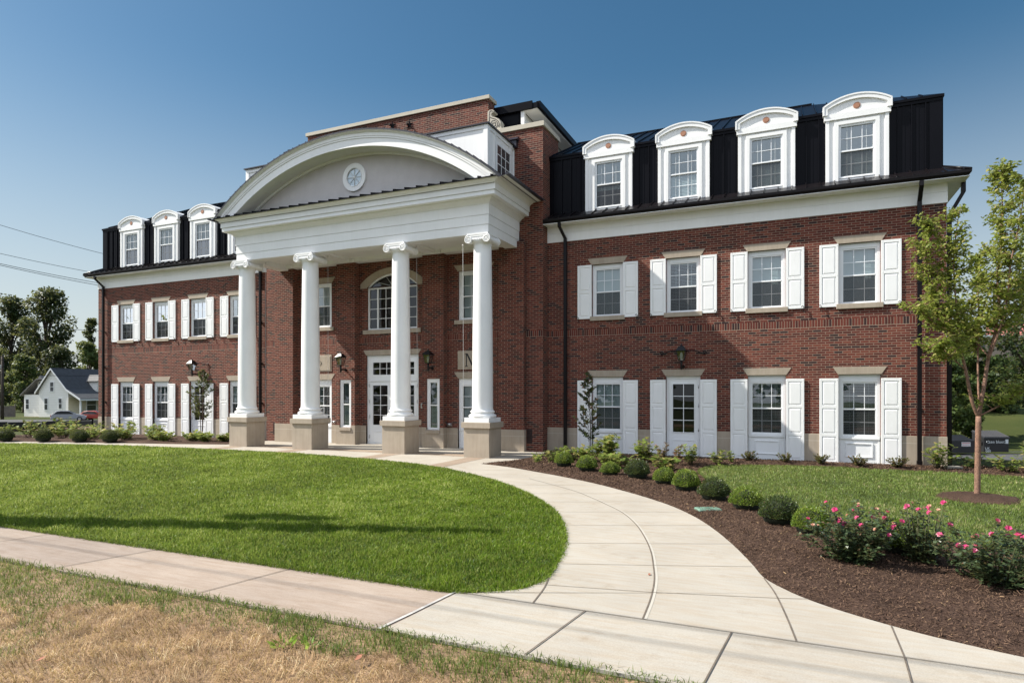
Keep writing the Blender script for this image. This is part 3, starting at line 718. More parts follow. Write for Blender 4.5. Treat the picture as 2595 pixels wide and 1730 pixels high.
MB().box(-1.207, 1.207, -.05, .1, 3.93, 4.08).build("sill", M['stone'], P, (0, BY, 0), bevel=.006)

# ---- portico entablature, ceiling, columns
E1 = MB(); ex, ey = 4.87, -2.58; yb = -.30
for z0, z1, q in ((6.42, 6.668, 0), (6.674, 6.945, .014), (6.951, 7.25, .028)): 
    # hollow ring: front and two sides
    E1.box(-ex-q, ex+q, ey-q, ey+.40, z0, z1)
    for s in SGN: E1.box(min(s*(ex+q), s*(ex-.40)), max(s*(ex+q), s*(ex-.40)), ey+.40, yb, z0, z1)
def ring_slope(m, q0, z0, q1, z1):
    a = [(-ex-q0, yb, z0), (-ex-q0, ey-q0, z0), (ex+q0, ey-q0, z0), (ex+q0, yb, z0)]; b = [(-ex-q1, yb, z1), (-ex-q1, ey-q1, z1), (ex+q1, ey-q1, z1), (ex+q1, yb, z1)]
    m.add(a+b, [(0,1,5,4), (1,2,6,5), (2,3,7,6)])
pf = [(0.028, 7.25), (.05, 7.255), (.06, 7.28), (.12, 7.33), (.18, 7.36), (.20, 7.40), (.335, 7.405)]
for (a, b), (c, e) in zip(pf, pf[1:]): ring_slope(E1, a, b, c, e)
E1.box(-ex-.345, ex+.345, ey-.315, yb, 7.40, 7.522); E1.box(-ex-.375, ex+.375, ey-.345, yb, 7.528, 7.70)
pf = [(.375, 7.70), (.39, 7.705), (.40, 7.73), (.44, 7.765), (.485, 7.785), (.50, 7.815)]
for (a, b), (c, e) in zip(pf, pf[1:]): ring_slope(E1, a, b - .0, c, e)
E1.build("entablature", M['white'], P)
ce = MB(); ce.box(-ex+.4, ex-.4, ey+.4, yb, 6.60, 6.66)
for x in (-1.756, 1.756): ce.box(x-.2, x+.2, ey+.4, -.56, 6.5, 6.601)
ce.box(-ex+.4, ex-.4, -.66, yb-.001, 6.48, 6.602)
for x in (-4.2, 4.2, -1.4, 1.4, 2.15, -2.15): ce.box(x-.04, x+.04, -.72, -.66, 6.48, 6.56)
ce.build("portico_ceiling", M['white'], P, bevel=.004)
for x in (-3.2, 0.0, 3.2):
    m = MB(); m.lathe([(.07, 6.592), (.10, 6.592), (.10, 6.60)], (x, -1.6, 0), 20); m.build("recessed_light", M['vinyl'], P)
# skirt roof in front of the tympanum
sk = MB(); a0, z0_, a1, z1_ = ey-.53, 7.835, -2.335, 8.05
sk.add([(-5.38, a0, z0_), (5.38, a0, z0_), (5.0, a1, z1_), (-5.0, a1, z1_), (-5.38, a0, z0_-.035), (5.38, a0, z0_-.035)], [(0,1,2,3), (4,5,1,0)])
for k in range(27):
    x = -5.2 + k*.4; w = .011
    sk.add([(x-w, a0-.01, z0_), (x+w, a0-.01, z0_), (x+w, a0-.01, z0_+.045), (x-w, a0-.01, z0_+.045), (x-w, a1, z1_), (x+w, a1, z1_), (x+w, a1, z1_+.045), (x-w, a1, z1_+.045)], [(0,1,2,3), (3,2,6,7), (0,3,7,4), (1,5,6,2)])
sk.build("skirt_roof", M['metal'], P)
# barrel arch
AC = 1.81
def ring(m, r0, r1, y0, y1, zcut, n=56, under=True, over=True, seam=0):
    A0 = math.acos((zcut - AC)/r1) if r1 > zcut - AC else 0; A0i = math.acos(min(1, (zcut - AC)/r0))
    for i in range(n):
        t0, t1 = -1 + 2*i/n, -1 + 2*(i+1)/n
        o0, o1, i0, i1 = A0*t0, A0*t1, A0i*t0, A0i*t1
        p = lambda r, a: (r*math.sin(a), AC + r*math.cos(a))
        a, b, c, d = p(r1, o0), p(r1, o1), p(r0, i1), p(r0, i0)
        m.add([(a[0],y0,a[1]), (b[0],y0,b[1]), (c[0],y0,c[1]), (d[0],y0,d[1])], [(0,1,2,3)])
        if over: m.add([(a[0],y0,a[1]), (b[0],y0,b[1]), (b[0],y1,b[1]), (a[0],y1,a[1])], [(0,1,2,3)], True)
        if under: m.add([(d[0],y0,d[1]), (c[0],y0,c[1]), (c[0],y1,c[1]), (d[0],y1,d[1])], [(0,1,2,3)], True)
ar = MB()
ring(ar, 7.64, 7.875, -2.93, -2.33, 7.83, over=False)
ring(ar, 7.88, 7.93, -2.95, -2.90, 7.83); ring(ar, 7.935, 8.03, -2.965, -2.9, 7.83)
# coved crown under the roof edge
for (r0, y0), (r1, y1) in zip([(8.03, -2.965), (8.04, -2.985), (8.055, -3.0), (8.07, -3.04)], [(8.04, -2.985), (8.055, -3.0), (8.07, -3.04), (8.08, -3.06)]):
    A0 = math.acos((7.83-AC)/r0)
    for i in range(56):
        a0_, a1_ = A0*(-1+2*i/56), A0*(-1+2*(i+1)/56); p = lambda r, a: (r*math.sin(a), AC+r*math.cos(a))
        q = [p(r0, a0_), p(r0, a1_), p(r1, a1_), p(r1, a0_)]
        ar.add([(q[0][0],y0,q[0][1]), (q[1][0],y0,q[1][1]), (q[2][0],y1,q[2][1]), (q[3][0],y1,q[3][1])], [(0,1,2,3)], True)
for (r0, y0) in ((7.60, -2.40),): ring(ar, r0-.03, r0+.05, y0, -2.33, 7.83, over=False)
ar.build("arch_cornice", M['white'], P)
rf = MB(); ring(rf, 8.08, 8.125, -3.065, -.40, 7.80)
A0 = math.acos((7.80-AC)/8.125)
for i in range(45):
    a = A0*(-1 + 2*i/44); x, z = 8.127*math.sin(a), AC + 8.127*math.cos(a); dx, dz = math.cos(a)*.012, -math.sin(a)*.012; nx, nz = math.sin(a)*.018, math.cos(a)*.018
    rf.add([(x-dx,-3.07,z-dz), (x+dx,-3.07,z+dz), (x+dx+nx,-3.07,z+dz+nz), (x-dx+nx,-3.07,z-dz+nz), (x-dx,-.4,z-dz), (x+dx,-.4,z+dz), (x+dx+nx,-.4,z+dz+nz), (x-dx+nx,-.4,z-dz+nz)], [(0,1,2,3), (3,2,6,7), (0,3,7,4), (1,5,6,2)])
rf.build("barrel_roof", M['roof_edge'], P)
for s in SGN:   # side eaves: white cove and dark drip edge
    es = MB(); pe = [(5.37, 7.80), (5.42, 7.81), (5.55, 7.825), (5.66, 7.835)]
    for (a, b), (c, e) in zip(pe, pe[1:]): es.add([(a*s,-3.0,b), (a*s,-.4,b), (c*s,-.4,e), (c*s,-3.0,e)], [(0,1,2,3)])
    es.add([(5.0*s,-3.0,7.803), (5.66*s,-3.0,7.84), (5.66*s, -.4, 7.84), (5.0*s, -.4, 7.803)], [(0,1,2,3)])
    es.build("side_soffit", M['white'], P)
    MB().box(min(5.62*s, 5.72*s), max(5.62*s, 5.72*s), -3.06, -.40, 7.83, 7.875).build("drip_edge", M['roof_edge'], P)
ty = MB(); cur = arc_pts(0, AC, 7.66, -math.acos((7.82-AC)/7.66), math.acos((7.82-AC)/7.66), 40); ty.prism_xz([(-4.75, 7.8), (4.75, 7.8)] + cur[::-1], -2.33, -2.25)
ty.build("tympanum", M['stucco'], P)
oc = MB(); oz = 8.735
def annulus(m, r0, r1, y0, y1, z=oz, n=40):
    for i in range(n):
        a, b = 2*math.pi*i/n, 2*math.pi*(i+1)/n; f = lambda r, t, y: (r*math.sin(t), y, z + r*math.cos(t))
        m.add([f(r0,a,y0), f(r0,b,y0), f(r1,b,y0), f(r1,a,y0), f(r1,a,y1), f(r1,b,y1), f(r0,a,y1), f(r0,b,y1)], [(0,1,2,3), (3,2,5,4), (1,0,6,7)], False)
annulus(oc, .31, .445, -2.385, -2.33); annulus(oc, .275, .31, -2.372, -2.33); annulus(oc, .285, .30, -2.392, -2.37)
ocu = oc.build("oculus_window", M['white'], P)
g = MB()
for k in range(4):
    a = k*math.pi/4; g.tube([(-.285*math.sin(a), -2.362, oz-.285*math.cos(a)), (.285*math.sin(a), -2.362, oz+.285*math.cos(a))], .009, 6)
g.tube([(0,-2.37,oz), (0,-2.355,oz)], .025, 12); g.build("muntin_grille", M['white'], ocu)
pn = MB(); pn.poly([(.285*math.sin(2*math.pi*i/32), -2.352, oz+.285*math.cos(2*math.pi*i/32)) for i in range(32)]); pn.build("pane", glass_mat("oculus_glass", .10, (.75,.85,.9)), ocu)
pn = MB(); pn.poly([(.29*math.sin(2*math.pi*i/32), -2.336, oz+.29*math.cos(2*math.pi*i/32)) for i in range(32)]); pn.build("backing", M['blind'], ocu)

# white clerestory box behind the arch
bxm = MB(); X1, Y0, Y1, ZT, ZB = 4.72, -2.32, -.30, 9.655, 8.2
bxm.box(-X1+.03, X1-.03, Y0+.03, Y1, ZB, ZT)
for s in SGN:
    bxm.box(min(s*(X1-.14), s*X1), max(s*(X1-.14), s*X1), Y0, Y0+.1, ZB, ZT)
    for a, b in ((Y0+.1, Y0+.18), (-1.86, -1.78), (-.72, -.64), (Y1-.12, Y1)): bxm.box(min(s*(X1-.03), s*X1), max(s*(X1-.03), s*X1), a, b, ZB, ZT)
    bxm.box(min(s*(X1-.03), s*(X1-.002)), max(s*(X1-.03), s*(X1-.002)), Y0+.18, Y1-.12, ZT-.12, ZT)
bxm.box(-X1+.14, X1-.14, Y0+.006, Y0+.03, ZT-.12, ZT)
box_o = bxm.build("clerestory_box", M['white'], P, bevel=.003)
MB().box(-X1-.05, X1+.05, Y0-.05, Y1, ZT, ZT+.035).build("clerestory_cap", M['roof_edge'], box_o)
for s in SGN:
    f = MB(); x = s*X1
    for y0, y1, z0, z1 in ((-1.76, -1.70, 8.3, 9.33), (-.78, -.72, 8.3, 9.33), (-1.70, -.78, 9.27, 9.33)): f.box(min(x, x+.02*s), max(x, x+.02*s), y0, y1, z0, z1)
    f.build("window_frame", M['vinyl'], box_o)
    g = MB()
    for k in (1, 2): y = -1.70 + .92*k/3; g.box(min(x, x+.012*s), max(x, x+.012*s), y-.01, y+.01, 8.3, 9.27)
    for z in (8.72, 9.0): g.box(min(x, x+.011*s), max(x, x+.011*s), -1.70, -.78, z-.01, z+.01)
    g.build("muntin_grille", M['vinyl'], box_o)
    gm = MB().add([(x+.004*s, -1.70, 8.3), (x+.004*s, -.78, 8.3), (x+.004*s, -.78, 9.27), (x+.004*s, -1.70, 9.27)], [(0,1,2,3)]).build("pane", M['glass_back'] if 'glass_back' in M else simple("dark_pane", (.05,.055,.06), .08, .1, 2.0, spec=.8), box_o)

# penthouse behind the parapets
ph = MB(); ph.box(-4.72, 4.72, .22, 6.0, 8.8, 11.03)
for k in range(16): ph.box(-4.7+k*.62-.012, -4.7+k*.62+.012, .185, .22, 8.8, 11.03)
pho = ph.build("penthouse_wall", M['metal'], P)
for s in SGN:
    pw = MB()
    pw.box(min(4.70*s, 4.82*s), max(4.70*s, 4.82*s), .17, .30, 8.8, 11.02); pw.box(min(4.72*s, 4.76*s), max(4.72*s, 4.76*s), .30, 6.0, 8.8, 11.02)
    pw.box(min(4.76*s, 4.78*s), max(4.76*s, 4.78*s), .30, 6.0, 10.72, 10.84)
    pw.box(min(4.80*s, 5.28*s), max(4.80*s, 5.28*s), .16, 6.4, 11.0, 11.03); pw.build("penthouse_trim", M['white'], P)
pr_ = MB(); pr_.box(-5.12, 5.12, .10, .16, 11.02, 11.27); pr_.box(-5.30, 5.30, .12, 6.4, 11.03, 11.2)
for s in SGN: pr_.box(min(5.24*s, 5.38*s), max(5.24*s, 5.38*s), .16, 6.4, 11.05, 11.24)
pr_.build("penthouse_roof", M['metal'], P)

# columns
CZ1 = 6.42
def column_parts():
    pd = MB(); h = .4045; pd.box(-h, h, -h, h, -.05, .86); pd.box(-.458, .458, -.458, .458, .86, 1.02)
    pl = MB(); pl.box(-.394, .394, -.394, .394, 1.02, 1.145)
    sh = MB()
    prof = [(.37, 1.145), (.395, 1.165), (.402, 1.195), (.395, 1.225), (.36, 1.245), (.335, 1.255), (.325, 1.275), (.335, 1.292), (.352, 1.302), (.358, 1.318), (.352, 1.335), (.322, 1.345), (.312, 1.37), (.302, 1.42)]
    H0, H1 = 1.42, 6.10
    for i in range(1, 25):
        t = i/24; r = .300 - .043*(t**1.7); prof.append((r, H0 + (H1-H0)*t))
    prof += [(.262, 6.115), (.275, 6.125), (.275, 6.145), (.30, 6.16), (.33, 6.20), (.335, 6.235)]
    sh.lathe(prof, n=48)
    cp = MB()
    cp.box(-.33, .33, -.33, .33, 6.37, CZ1); cp.box(-.30, .30, -.31, .31, 6.335, 6.372)
    # volutes: scrolls on front and back joined by rolls
    for sx in SGN:
        for sy in SGN:
            sp = []
            for i in range(46):
                a = i/45*math.pi*2*2.4; r = .122*(1 - i/45*.86)
                sp.append((sx*(.285 - 0) + sx*r*math.sin(a), sy*.335, 6.245 + r*math.cos(a)))
            cp.tube(sp, [.021*(1 - .45*i/45) for i in range(46)], 7)
            cp.tube([(sx*.285, sy*.27, 6.245), (sx*.285, sy*.315, 6.245)], [.118, .118], 22, smooth=True)
            cp.tube([(sx*.285, sy*.31, 6.245), (sx*.285, sy*.352, 6.245)], .022, 10)
        cp.tube([(sx*.285, -.30, 6.245), (sx*.285, -.18, 6.245), (sx*.285, -.06, 6.245), (sx*.285, 0, 6.245), (sx*.285, .06, 6.245), (sx*.285, .18, 6.245), (sx*.285, .30, 6.245)], [.115, .10, .083, .088, .083, .10, .115], 20)
    for sy in SGN:
        cp.box(-.285, .285, sy*.30, sy*.335, 6.315, 6.345); cp.box(-.285, .285, sy*.28, sy*.325, 6.25, 6.335)
        for k in range(7): x = -.16 + k*.0533; cp.lathe([(.006, 6.205), (.022, 6.22), (.026, 6.245), (.018, 6.275), (.004, 6.285)], (x, sy*.318, 0), 8)
    return pd.mesh("pedestal", M['stone'], .005), pl.mesh("plinth", M['white'], .004), sh.mesh("column", M['white']), cp.mesh("capital", M['white'])
PD, PL_, SH, CPM = column_parts()
for x in (-4.587, -1.771, 1.771, 4.587):
    c = link("column", SH, P, (x, -2.38, 0)); link("pedestal", PD, c); link("plinth", PL_, c); link("capital", CPM, c)

# ================================================================== things fixed to the front
def glyph(strokes, m, x, z, h, y0, y1):
    for pts in strokes: m.prism_xz([(x + a*h, z + b*h) for a, b in pts], y0, y1)
GL_M = [[(0,0),(.26,0),(.26,.045),(0,.045)], [(.085,.03),(.155,.03),(.155,.96),(.085,.96)], [(0,.955),(.20,.955),(.20,1),(0,1)],
        [(.10,1),(.24,1),(.66,.20),(.58,.06)], [(.58,.06),(.66,.20),(1.02,1),(.95,1)], [(.97,.03),(1.08,.03),(1.08,.96),(.97,.96)], [(.90,0),(1.18,0),(1.18,.045),(.90,.045)], [(.95,.955),(1.16,.955),(1.16,1),(.95,1)]]
PHI = [[(.13,0),(.41,0),(.41,.045),(.13,.045)], [(.225,.03),(.315,.03),(.315,.96),(.225,.96)], [(.13,.955),(.41,.955),(.41,1),(.13,1)]]
for s, lab in ((-1, "square pale stone plaque with a round black letter, left of the entrance"), (1, "square pale stone plaque with black letter M, right of the entrance")):
    c = 3.22*s
    t = thing("stone_plaque", lab, "plaque", (c, BY, 2.94), group="letter plaques over the ground-floor windows")
    m = MB(); m.box(-.592, .592, -.02, .03, -.308, .308); m.box(-.54, .54, -.034, -.019, -.262, .262); m.build("plaque_slab", M['stone'], t, bevel=.004)
    lm = MB()
    if s > 0: glyph(GL_M, lm, -.31, -.215, .43, -.042, -.03)
    else:
        glyph(PHI, lm, -.116, -.215, .43, -.042, -.03)
        for i in range(28):
            a, b = 2*math.pi*i/28, 2*math.pi*(i+1)/28; f = lambda k, t_: (k*.155*math.sin(t_), (.105 if k > .9 else .118*k)*math.cos(t_))
            w_ = [f(1, a), f(1, b), f(.80, b), f(.80, a)]
            lm.add([(x, -.042, z) for x, z in w_], [(0,1,2,3)])
    lm.build("letter", M['letter'], t)
def make_lantern():
    t = thing("wall_lantern", "", "lantern", (0, 0, 0), group="black wall lanterns on the front")
    a = MB(); a.tube([(0, 0, -.06), (0, -.02, -.06)], .05, 14); a.tube([(0, 0, -.06), (0, -.10, -.05), (0, -.20, -.05), (0, -.27, -.07)], [.03, .028, .028, .03], 10)
    a.tube([(0, -.28, -.16), (0, -.28, -.11), (0, -.28, .02), (0, -.28, .10)], [.012, .03, .036, .03], 12); a.build("arm", M['iron'], t)
    f = MB(); cy = -.28; b0, b1, z0, z1 = .07, .125, .10, .38
    for sx, sy in ((-1,-1),(1,-1),(1,1),(-1,1)): f.tube([(sx*b0, cy+sy*b0, z0), (sx*b1, cy+sy*b1, z1)], .009, 6)
    for b_, z in ((b0, z0), (b1, z1)):
        for (ax, ay), (bx_, by_) in zip(((-1,-1),(1,-1),(1,1),(-1,1)), ((1,-1),(1,1),(-1,1),(-1,-1))): f.tube([(ax*b_, cy+ay*b_, z), (bx_*b_, cy+by_*b_, z)], .01, 6)
    f.box(-b0, b0, cy-b0, cy+b0, z0-.012, z0+.004); f.build("cage", M['iron'], t)
    r = MB(); q = .155; r.add([(-q,cy-q,z1),(q,cy-q,z1),(q,cy+q,z1),(-q,cy+q,z1),(-.06,cy-.06,z1+.13),(.06,cy-.06,z1+.13),(.06,cy+.06,z1+.13),(-.06,cy+.06,z1+.13)], [(0,1,5,4),(1,2,6,5),(2,3,7,6),(3,0,4,7),(4,5,6,7),(3,2,1,0)])
    r.lathe([(.05, z1+.13), (.03, z1+.16), (.012, z1+.165), (.018, z1+.19), (.004, z1+.22)], (0, cy, 0), 10); r.build("lantern_cap", M['iron'], t)
    g = MB()
    for (ax, ay), (bx_, by_) in zip(((-1,-1),(1,-1),(1,1),(-1,1)), ((1,-1),(1,1),(-1,1),(-1,-1))):
        g.add([(ax*b0, cy+ay*b0, z0), (bx_*b0, cy+by_*b0, z0), (bx_*b1, cy+by_*b1, z1), (ax*b1, cy+ay*b1, z1)], [(0,1,2,3)])
    g.build("lantern_glass", M['lamp_glass'], t)
    s = MB(); s.lathe([(.03, z0), (.03, z0+.05), (.028, z0+.06), (.036, z0+.1), (.04, z0+.17), (.03, z0+.22), (.004, z0+.24)], (0, cy, 0), 12); s.build("bulb", M['blind'], t)
    return t
ln = make_lantern(); ln.location = (1.80, AY, 2.73); ln["label"] = "black wall lantern on the shaded brick pilaster right of the entrance doors"
copy_thing(ln, (-1.79, AY, 2.73), label="black wall lantern on the sunlit brick pilaster left of the entrance doors")
for s, lab in ((1, "black wall lantern with scrolled iron arms above the single white door of the right wing"), (-1, "black wall lantern above the single white door of the left wing")):
    l2 = copy_thing(ln, (9.885*s, 0.0, 2.68), label=lab)
    m = MB()
    for q in SGN:
        pts = [(q*.05, -.27, .35), (q*.16, -.2, .40), (q*.34, -.1, .40), (q*.5, -.05, .33), (q*.58, -.03, .30)]
        for i in range(14): a = i/13*math.pi*1.7; r = .055*(1-.5*i/13); pts.append((q*(.60 + r*math.sin(a) - .0), -.03, .345 - r*math.cos(a)))
        m.tube(pts, .014, 6)
        pts = [(q*(.17 + .04*(1-.5*i/11)*math.sin(i/11*5.6)), -.2, .365 - .04*(1-.5*i/11)*math.cos(i/11*5.6)) for i in range(12)]; m.tube(pts, .011, 6)
    m.build("scroll_arm", M['iron'], l2)
for x, lab in ((2.33, "small steel flood light low on the wall beside the shaded column pedestals"), (-2.45, "small steel flood light low on the sunlit wall left of the entrance")):
    t = thing("flood_light", lab, "light", (x, BY, .80), group="small flood lights low on the wall")
    m = MB(); m.box(-.075, .075, -.03, 0, -.05, .05); m.tube([(-.07, -.075, .0), (.07, -.075, .0)], .05, 14); m.build("lamp_housing", M['steel'], t)
    MB().box(-.055, .055, -.125, -.11, -.03, .02).build("lens", M['lamp_glass'], t)
t = thing("door_intercom", "small grey intercom box on the brick right of the entrance doors", "intercom", (1.28, BY, 1.42))
MB().box(-.085, .085, -.03, 0, -.085, .085).build("intercom_case", M['steel'], t, bevel=.006); MB().box(-.04, .04, -.036, -.03, -.045, .045).build("screen", M['louver'], t)
for x, lab in ((-4.587 + .42, "pale thin cord hanging beside the leftmost white column"), (-1.771 + .36, "pale thin cord hanging behind the second white column from the left"),
               (1.771 + .30, "pale thin cord hanging right of the third white column from the left"), (4.587 - .52, "pale thin cord hanging left of the rightmost white column")):
    m = MB(); y = -1.95 if x < 4 else -2.62; r = random.random()
    zt = 6.44 if x < 4 else 6.15
    m.tube([(x, y, zt), (x+.02, y-.02, 4.4), (x+.03+.02*r, y-.03, 2.4), (x+.02, y-.03, .55 if x < -3 else 1.03)], .0042, 5)
    m.lathe([(.004, zt-.05), (.02, zt-.03), (.02, zt)], (x, y, 0), 8)
    tag(m.build("hanging_cord", M['cord']), lab, "cord", "cords hanging from the portico ceiling")
# ================================================================== GROUND AND PAVING
def sstep(t): t = np.clip(t, 0.0, 1.0); return t*t*(3-2*t)
def hgt(x, y):
    x = np.asarray(x, float); y = np.asarray(y, float)
    left = -0.95*sstep((-x - 19)/20.0)
    back = (-1.9*sstep((y - 2)/15.0) + 2.25*sstep((y - 33)/24.0))*sstep((x - 2)/13.0)
    return left + back
FPX = 1600.0/2595.0          # focal length in picture widths
def ray(u, v):
    """u, v: pixel of the 2595 x 1730 photograph -> direction"""
    x = (u - 1297.5)/1600.0; z = -(v - 993.5)/1600.0; c, s = math.cos(YAW), math.sin(YAW)
    return np.array([x*c - s, x*s + c, z])
def at_fw(u, fw, z=None, v=None):
    """the world point at forward distance fw along pixel column u"""
    d = ray(u, 993.5 if v is None else v); p = np.array([CX, CY, CZ]) + d*fw
    if z is not None: p[2] = z
    return p
def fw_of(x, y): return -(x-CX)*math.sin(YAW) + (y-CY)*math.cos(YAW)
def on_ground(u, fw):
    p = at_fw(u, fw); p[2] = float(hgt(p[0], p[1])); return p
def hash2(ix, iy, seed):
    n = (ix.astype(np.int64)*374761393 + iy.astype(np.int64)*668265263 + seed*1442695041) & 0x7fffffff
    n = ((n ^ (n >> 13))*1274126177) & 0x7fffffff
    return ((n ^ (n >> 16)) & 0xffff)/65535.0
def vnoise(x, y, sc, seed=0, octv=3):
    x = np.asarray(x, float)*sc; y = np.asarray(y, float)*sc; tot = 0; amp = 1.0; nrm = 0
    for o in range(octv):
        ix, iy = np.floor(x), np.floor(y); fx, fy = x-ix, y-iy; fx = fx*fx*(3-2*fx); fy = fy*fy*(3-2*fy)
        a = hash2(ix, iy, seed+o); b = hash2(ix+1, iy, seed+o); c = hash2(ix, iy+1, seed+o); d = hash2(ix+1, iy+1, seed+o)
        tot = tot + amp*((a*(1-fx)+b*fx)*(1-fy) + (c*(1-fx)+d*fx)*fy); nrm += amp; amp *= .5; x = x*2.03; y = y*2.03
    return tot/nrm
def in_poly(x, y, poly):
    ins = np.zeros(len(x), bool); n = len(poly); j = n-1
    for i in range(n):
        xi, yi = poly[i]; xj, yj = poly[j]
        c = ((yi > y) != (yj > y)) & (x < (xj-xi)*(y-yi)/((yj-yi) + 1e-12) + xi); ins ^= c; j = i
    return ins
def smooth_line(pts, n=6):
    """Catmull-Rom through the points"""
    P_ = [np.array(p, float) for p in pts]; out_ = []
    for i in range(len(P_)-1):
        p0 = P_[max(i-1, 0)]; p1 = P_[i]; p2 = P_[i+1]; p3 = P_[min(i+2, len(P_)-1)]
        for k in range(n):
            t = k/n; out_.append(tuple(.5*((2*p1) + (-p0+p2)*t + (2*p0-5*p1+4*p2-p3)*t*t + (-p0+3*p1-3*p2+p3)*t**3)))
    out_.append(tuple(P_[-1])); return out_

# terrain sheet to the horizon
def terrain_mat():
    m, t, o = new_mat("terrain_grass")
    g = N(t, "ShaderNodeNewGeometry"); sp = N(t, "ShaderNodeSeparateXYZ"); L(t, g.outputs["Position"], sp.inputs[0])
    n1 = N(t, "ShaderNodeTexNoise", i_Scale=0.18, i_Detail=5.0); L(t, g.outputs["Position"], n1.inputs["Vector"])
    n2 = N(t, "ShaderNodeTexNoise", i_Scale=22.0, i_Detail=6.0, i_Roughness=0.8); L(t, g.outputs["Position"], n2.inputs["Vector"])
    r1 = ramp(t, [(0.35, (0.042, 0.058, 0.014)), (0.6, (0.064, 0.074, 0.02)), (0.75, (0.125, 0.105, 0.045))]); L(t, n1.outputs["Fac"], r1.inputs[0])
    r2 = ramp(t, [(0.3, (0.55,)*3), (0.7, (1.3,)*3)]); L(t, n2.outputs["Fac"], r2.inputs[0])
    c = mixc(t, r1.outputs[0], r2.outputs[0], 1.0, 'MULTIPLY')
    p = N(t, "ShaderNodeBsdfPrincipled", i_Roughness=0.9); p.inputs["Specular IOR Level"].default_value = 0.15; L(t, c, p.inputs["Base Color"])
    b = N(t, "ShaderNodeBump", i_Strength=0.7, i_Distance=0.04); L(t, n2.outputs["Fac"], b.inputs["Height"]); L(t, b.outputs[0], p.inputs["Normal"])
    L(t, p.outputs[0], o.inputs[0]); return m
M['terrain'] = terrain_mat()
def axis(lo, hi, n, p=2.2):
    t = np.linspace(-1, 1, n); s_ = np.sign(t)*np.abs(t)**p
    return np.where(s_ < 0, -s_*lo, s_*hi)
gx = np.unique(np.concatenate([axis(-420, 420, 150), np.arange(-60, 60, 1.5)])); gy = np.unique(np.concatenate([axis(-120, 520, 120), np.arange(-20, 70, 1.5)]))
X_, Y_ = np.meshgrid(gx, gy); Z_ = hgt(X_, Y_) + 0.03*(vnoise(X_, Y_, .3, 3)-.5)*sstep((np.abs(X_)-19)/6) - 0.006
nv = len(gx); me = bpy.data.meshes.new("ground")
idx = np.arange(X_.size).reshape(X_.shape); fa = np.stack([idx[:-1,:-1], idx[:-1,1:], idx[1:,1:], idx[1:,:-1]], -1).reshape(-1, 4)
def np_mesh(name, verts, faces, mat, tone=None, smooth=False):
    me = bpy.data.meshes.new(name); k = faces.shape[1]
    me.vertices.add(len(verts)); me.vertices.foreach_set("co", np.ascontiguousarray(verts, np.float32).ravel())
    me.loops.add(faces.size); me.loops.foreach_set("vertex_index", np.ascontiguousarray(faces, np.int32).ravel())
    me.polygons.add(len(faces)); me.polygons.foreach_set("loop_start", np.arange(0, faces.size, k, dtype=np.int32))
    if smooth: me.polygons.foreach_set("use_smooth", np.ones(len(faces), bool))
    if tone is not None:
        a = me.attributes.new("tone", 'FLOAT', 'POINT'); a.data.foreach_set("value", np.ascontiguousarray(tone, np.float32))
    me.materials.append(mat); me.update(calc_edges=True); return me
tag(link("ground", np_mesh("ground", np.stack([X_.ravel(), Y_.ravel(), Z_.ravel()], 1), fa, M['terrain'], smooth=True)), kind="structure")

# outlines measured on the ground
LAWN_EDGE = [(-13.37,-5.42),(-8.6,-4.3),(-3.57,-4.0),(-0.53,-4.02),(2.66,-4.54),(4.71,-5.24),(6.26,-6.18),(7.18,-6.88),(7.86,-7.53),(8.54,-8.28),(9.06,-8.94),(9.44,-9.54),(9.75,-10.15),(10.03,-10.8),(10.27,-11.5),(10.43,-12.14),(10.53,-12.67),(10.53,-12.98),(10.40,-13.30),(9.95,-13.60)]
WALK_OUT = [(5.37,-4.06),(6.3,-4.42),(7.42,-5.1),(8.31,-5.69),(9.17,-6.35),(9.94,-7.07),(10.51,-7.67),(11.02,-8.3),(11.49,-9.08),(11.84,-9.85),(12.14,-10.65),(12.38,-11.4),(12.53,-11.92),(12.72,-12.24),(12.92,-12.48),(13.18,-12.70),(13.54,-12.93),(13.9,-13.10),(14.4,-13.26),(15.2,-13.40),(16.4,-13.47)]
lawn_line = smooth_line(LAWN_EDGE, 5); out_line = smooth_line(WALK_OUT, 5)
SW0, SW1 = -14.62, -13.58       # sidewalk edges
LAWN1 = lawn_line + [(2.0,-13.5),(-16.5,-13.5),(-17.6,-11),(-17.0,-8),(-15.6,-6.3)]
WALK = [(5.75,-.28),(6.0,-1.46),(5.88,-2.85)] + out_line + [(24,-13.52),(24,SW1),(9.95,SW1-.0)] + lawn_line[::-1] + [(-15.4,-6.3),(-16.6,-8),(-17.2,-11),(-16.4,SW1),(-18.6,SW1),(-18.9,-10),(-18.0,-7),(-16.4,-5.6),(-13.6,-4.45),(-7.34,-2.93),(-5.6,-2.35),(-5.6,-.28)]
MULCH_R = [(5.75,-.02),(5.75,-.3),(6.0,-1.46),(5.88,-2.85)] + out_line + [(17.5,-13.3),(18,-12.2),(15.9,-10.3),(15.24,-9.75),(14.54,-9.26),(13.4,-8.35),(12.84,-7.85),(12.34,-7.13),(11.76,-6.2),(11.25,-5.0),(10.9,-4.0),(10.75,-3.0),(10.95,-2.2),(11.5,-1.75),(12.73,-1.36),(14.04,-1.2),(16.1,-1.16),(17.4,-1.5),(20.5,-1.9),(21,-.3),(16.5,.4),(16.35,-.02)]
MULCH_L = [(-5.62,-.02),(-16.35,-.02),(-17.2,-1.0),(-18.6,-4.4),(-18.2,-6.2),(-16.4,-5.6),(-13.6,-4.45),(-7.34,-2.93),(-5.62,-2.35)]
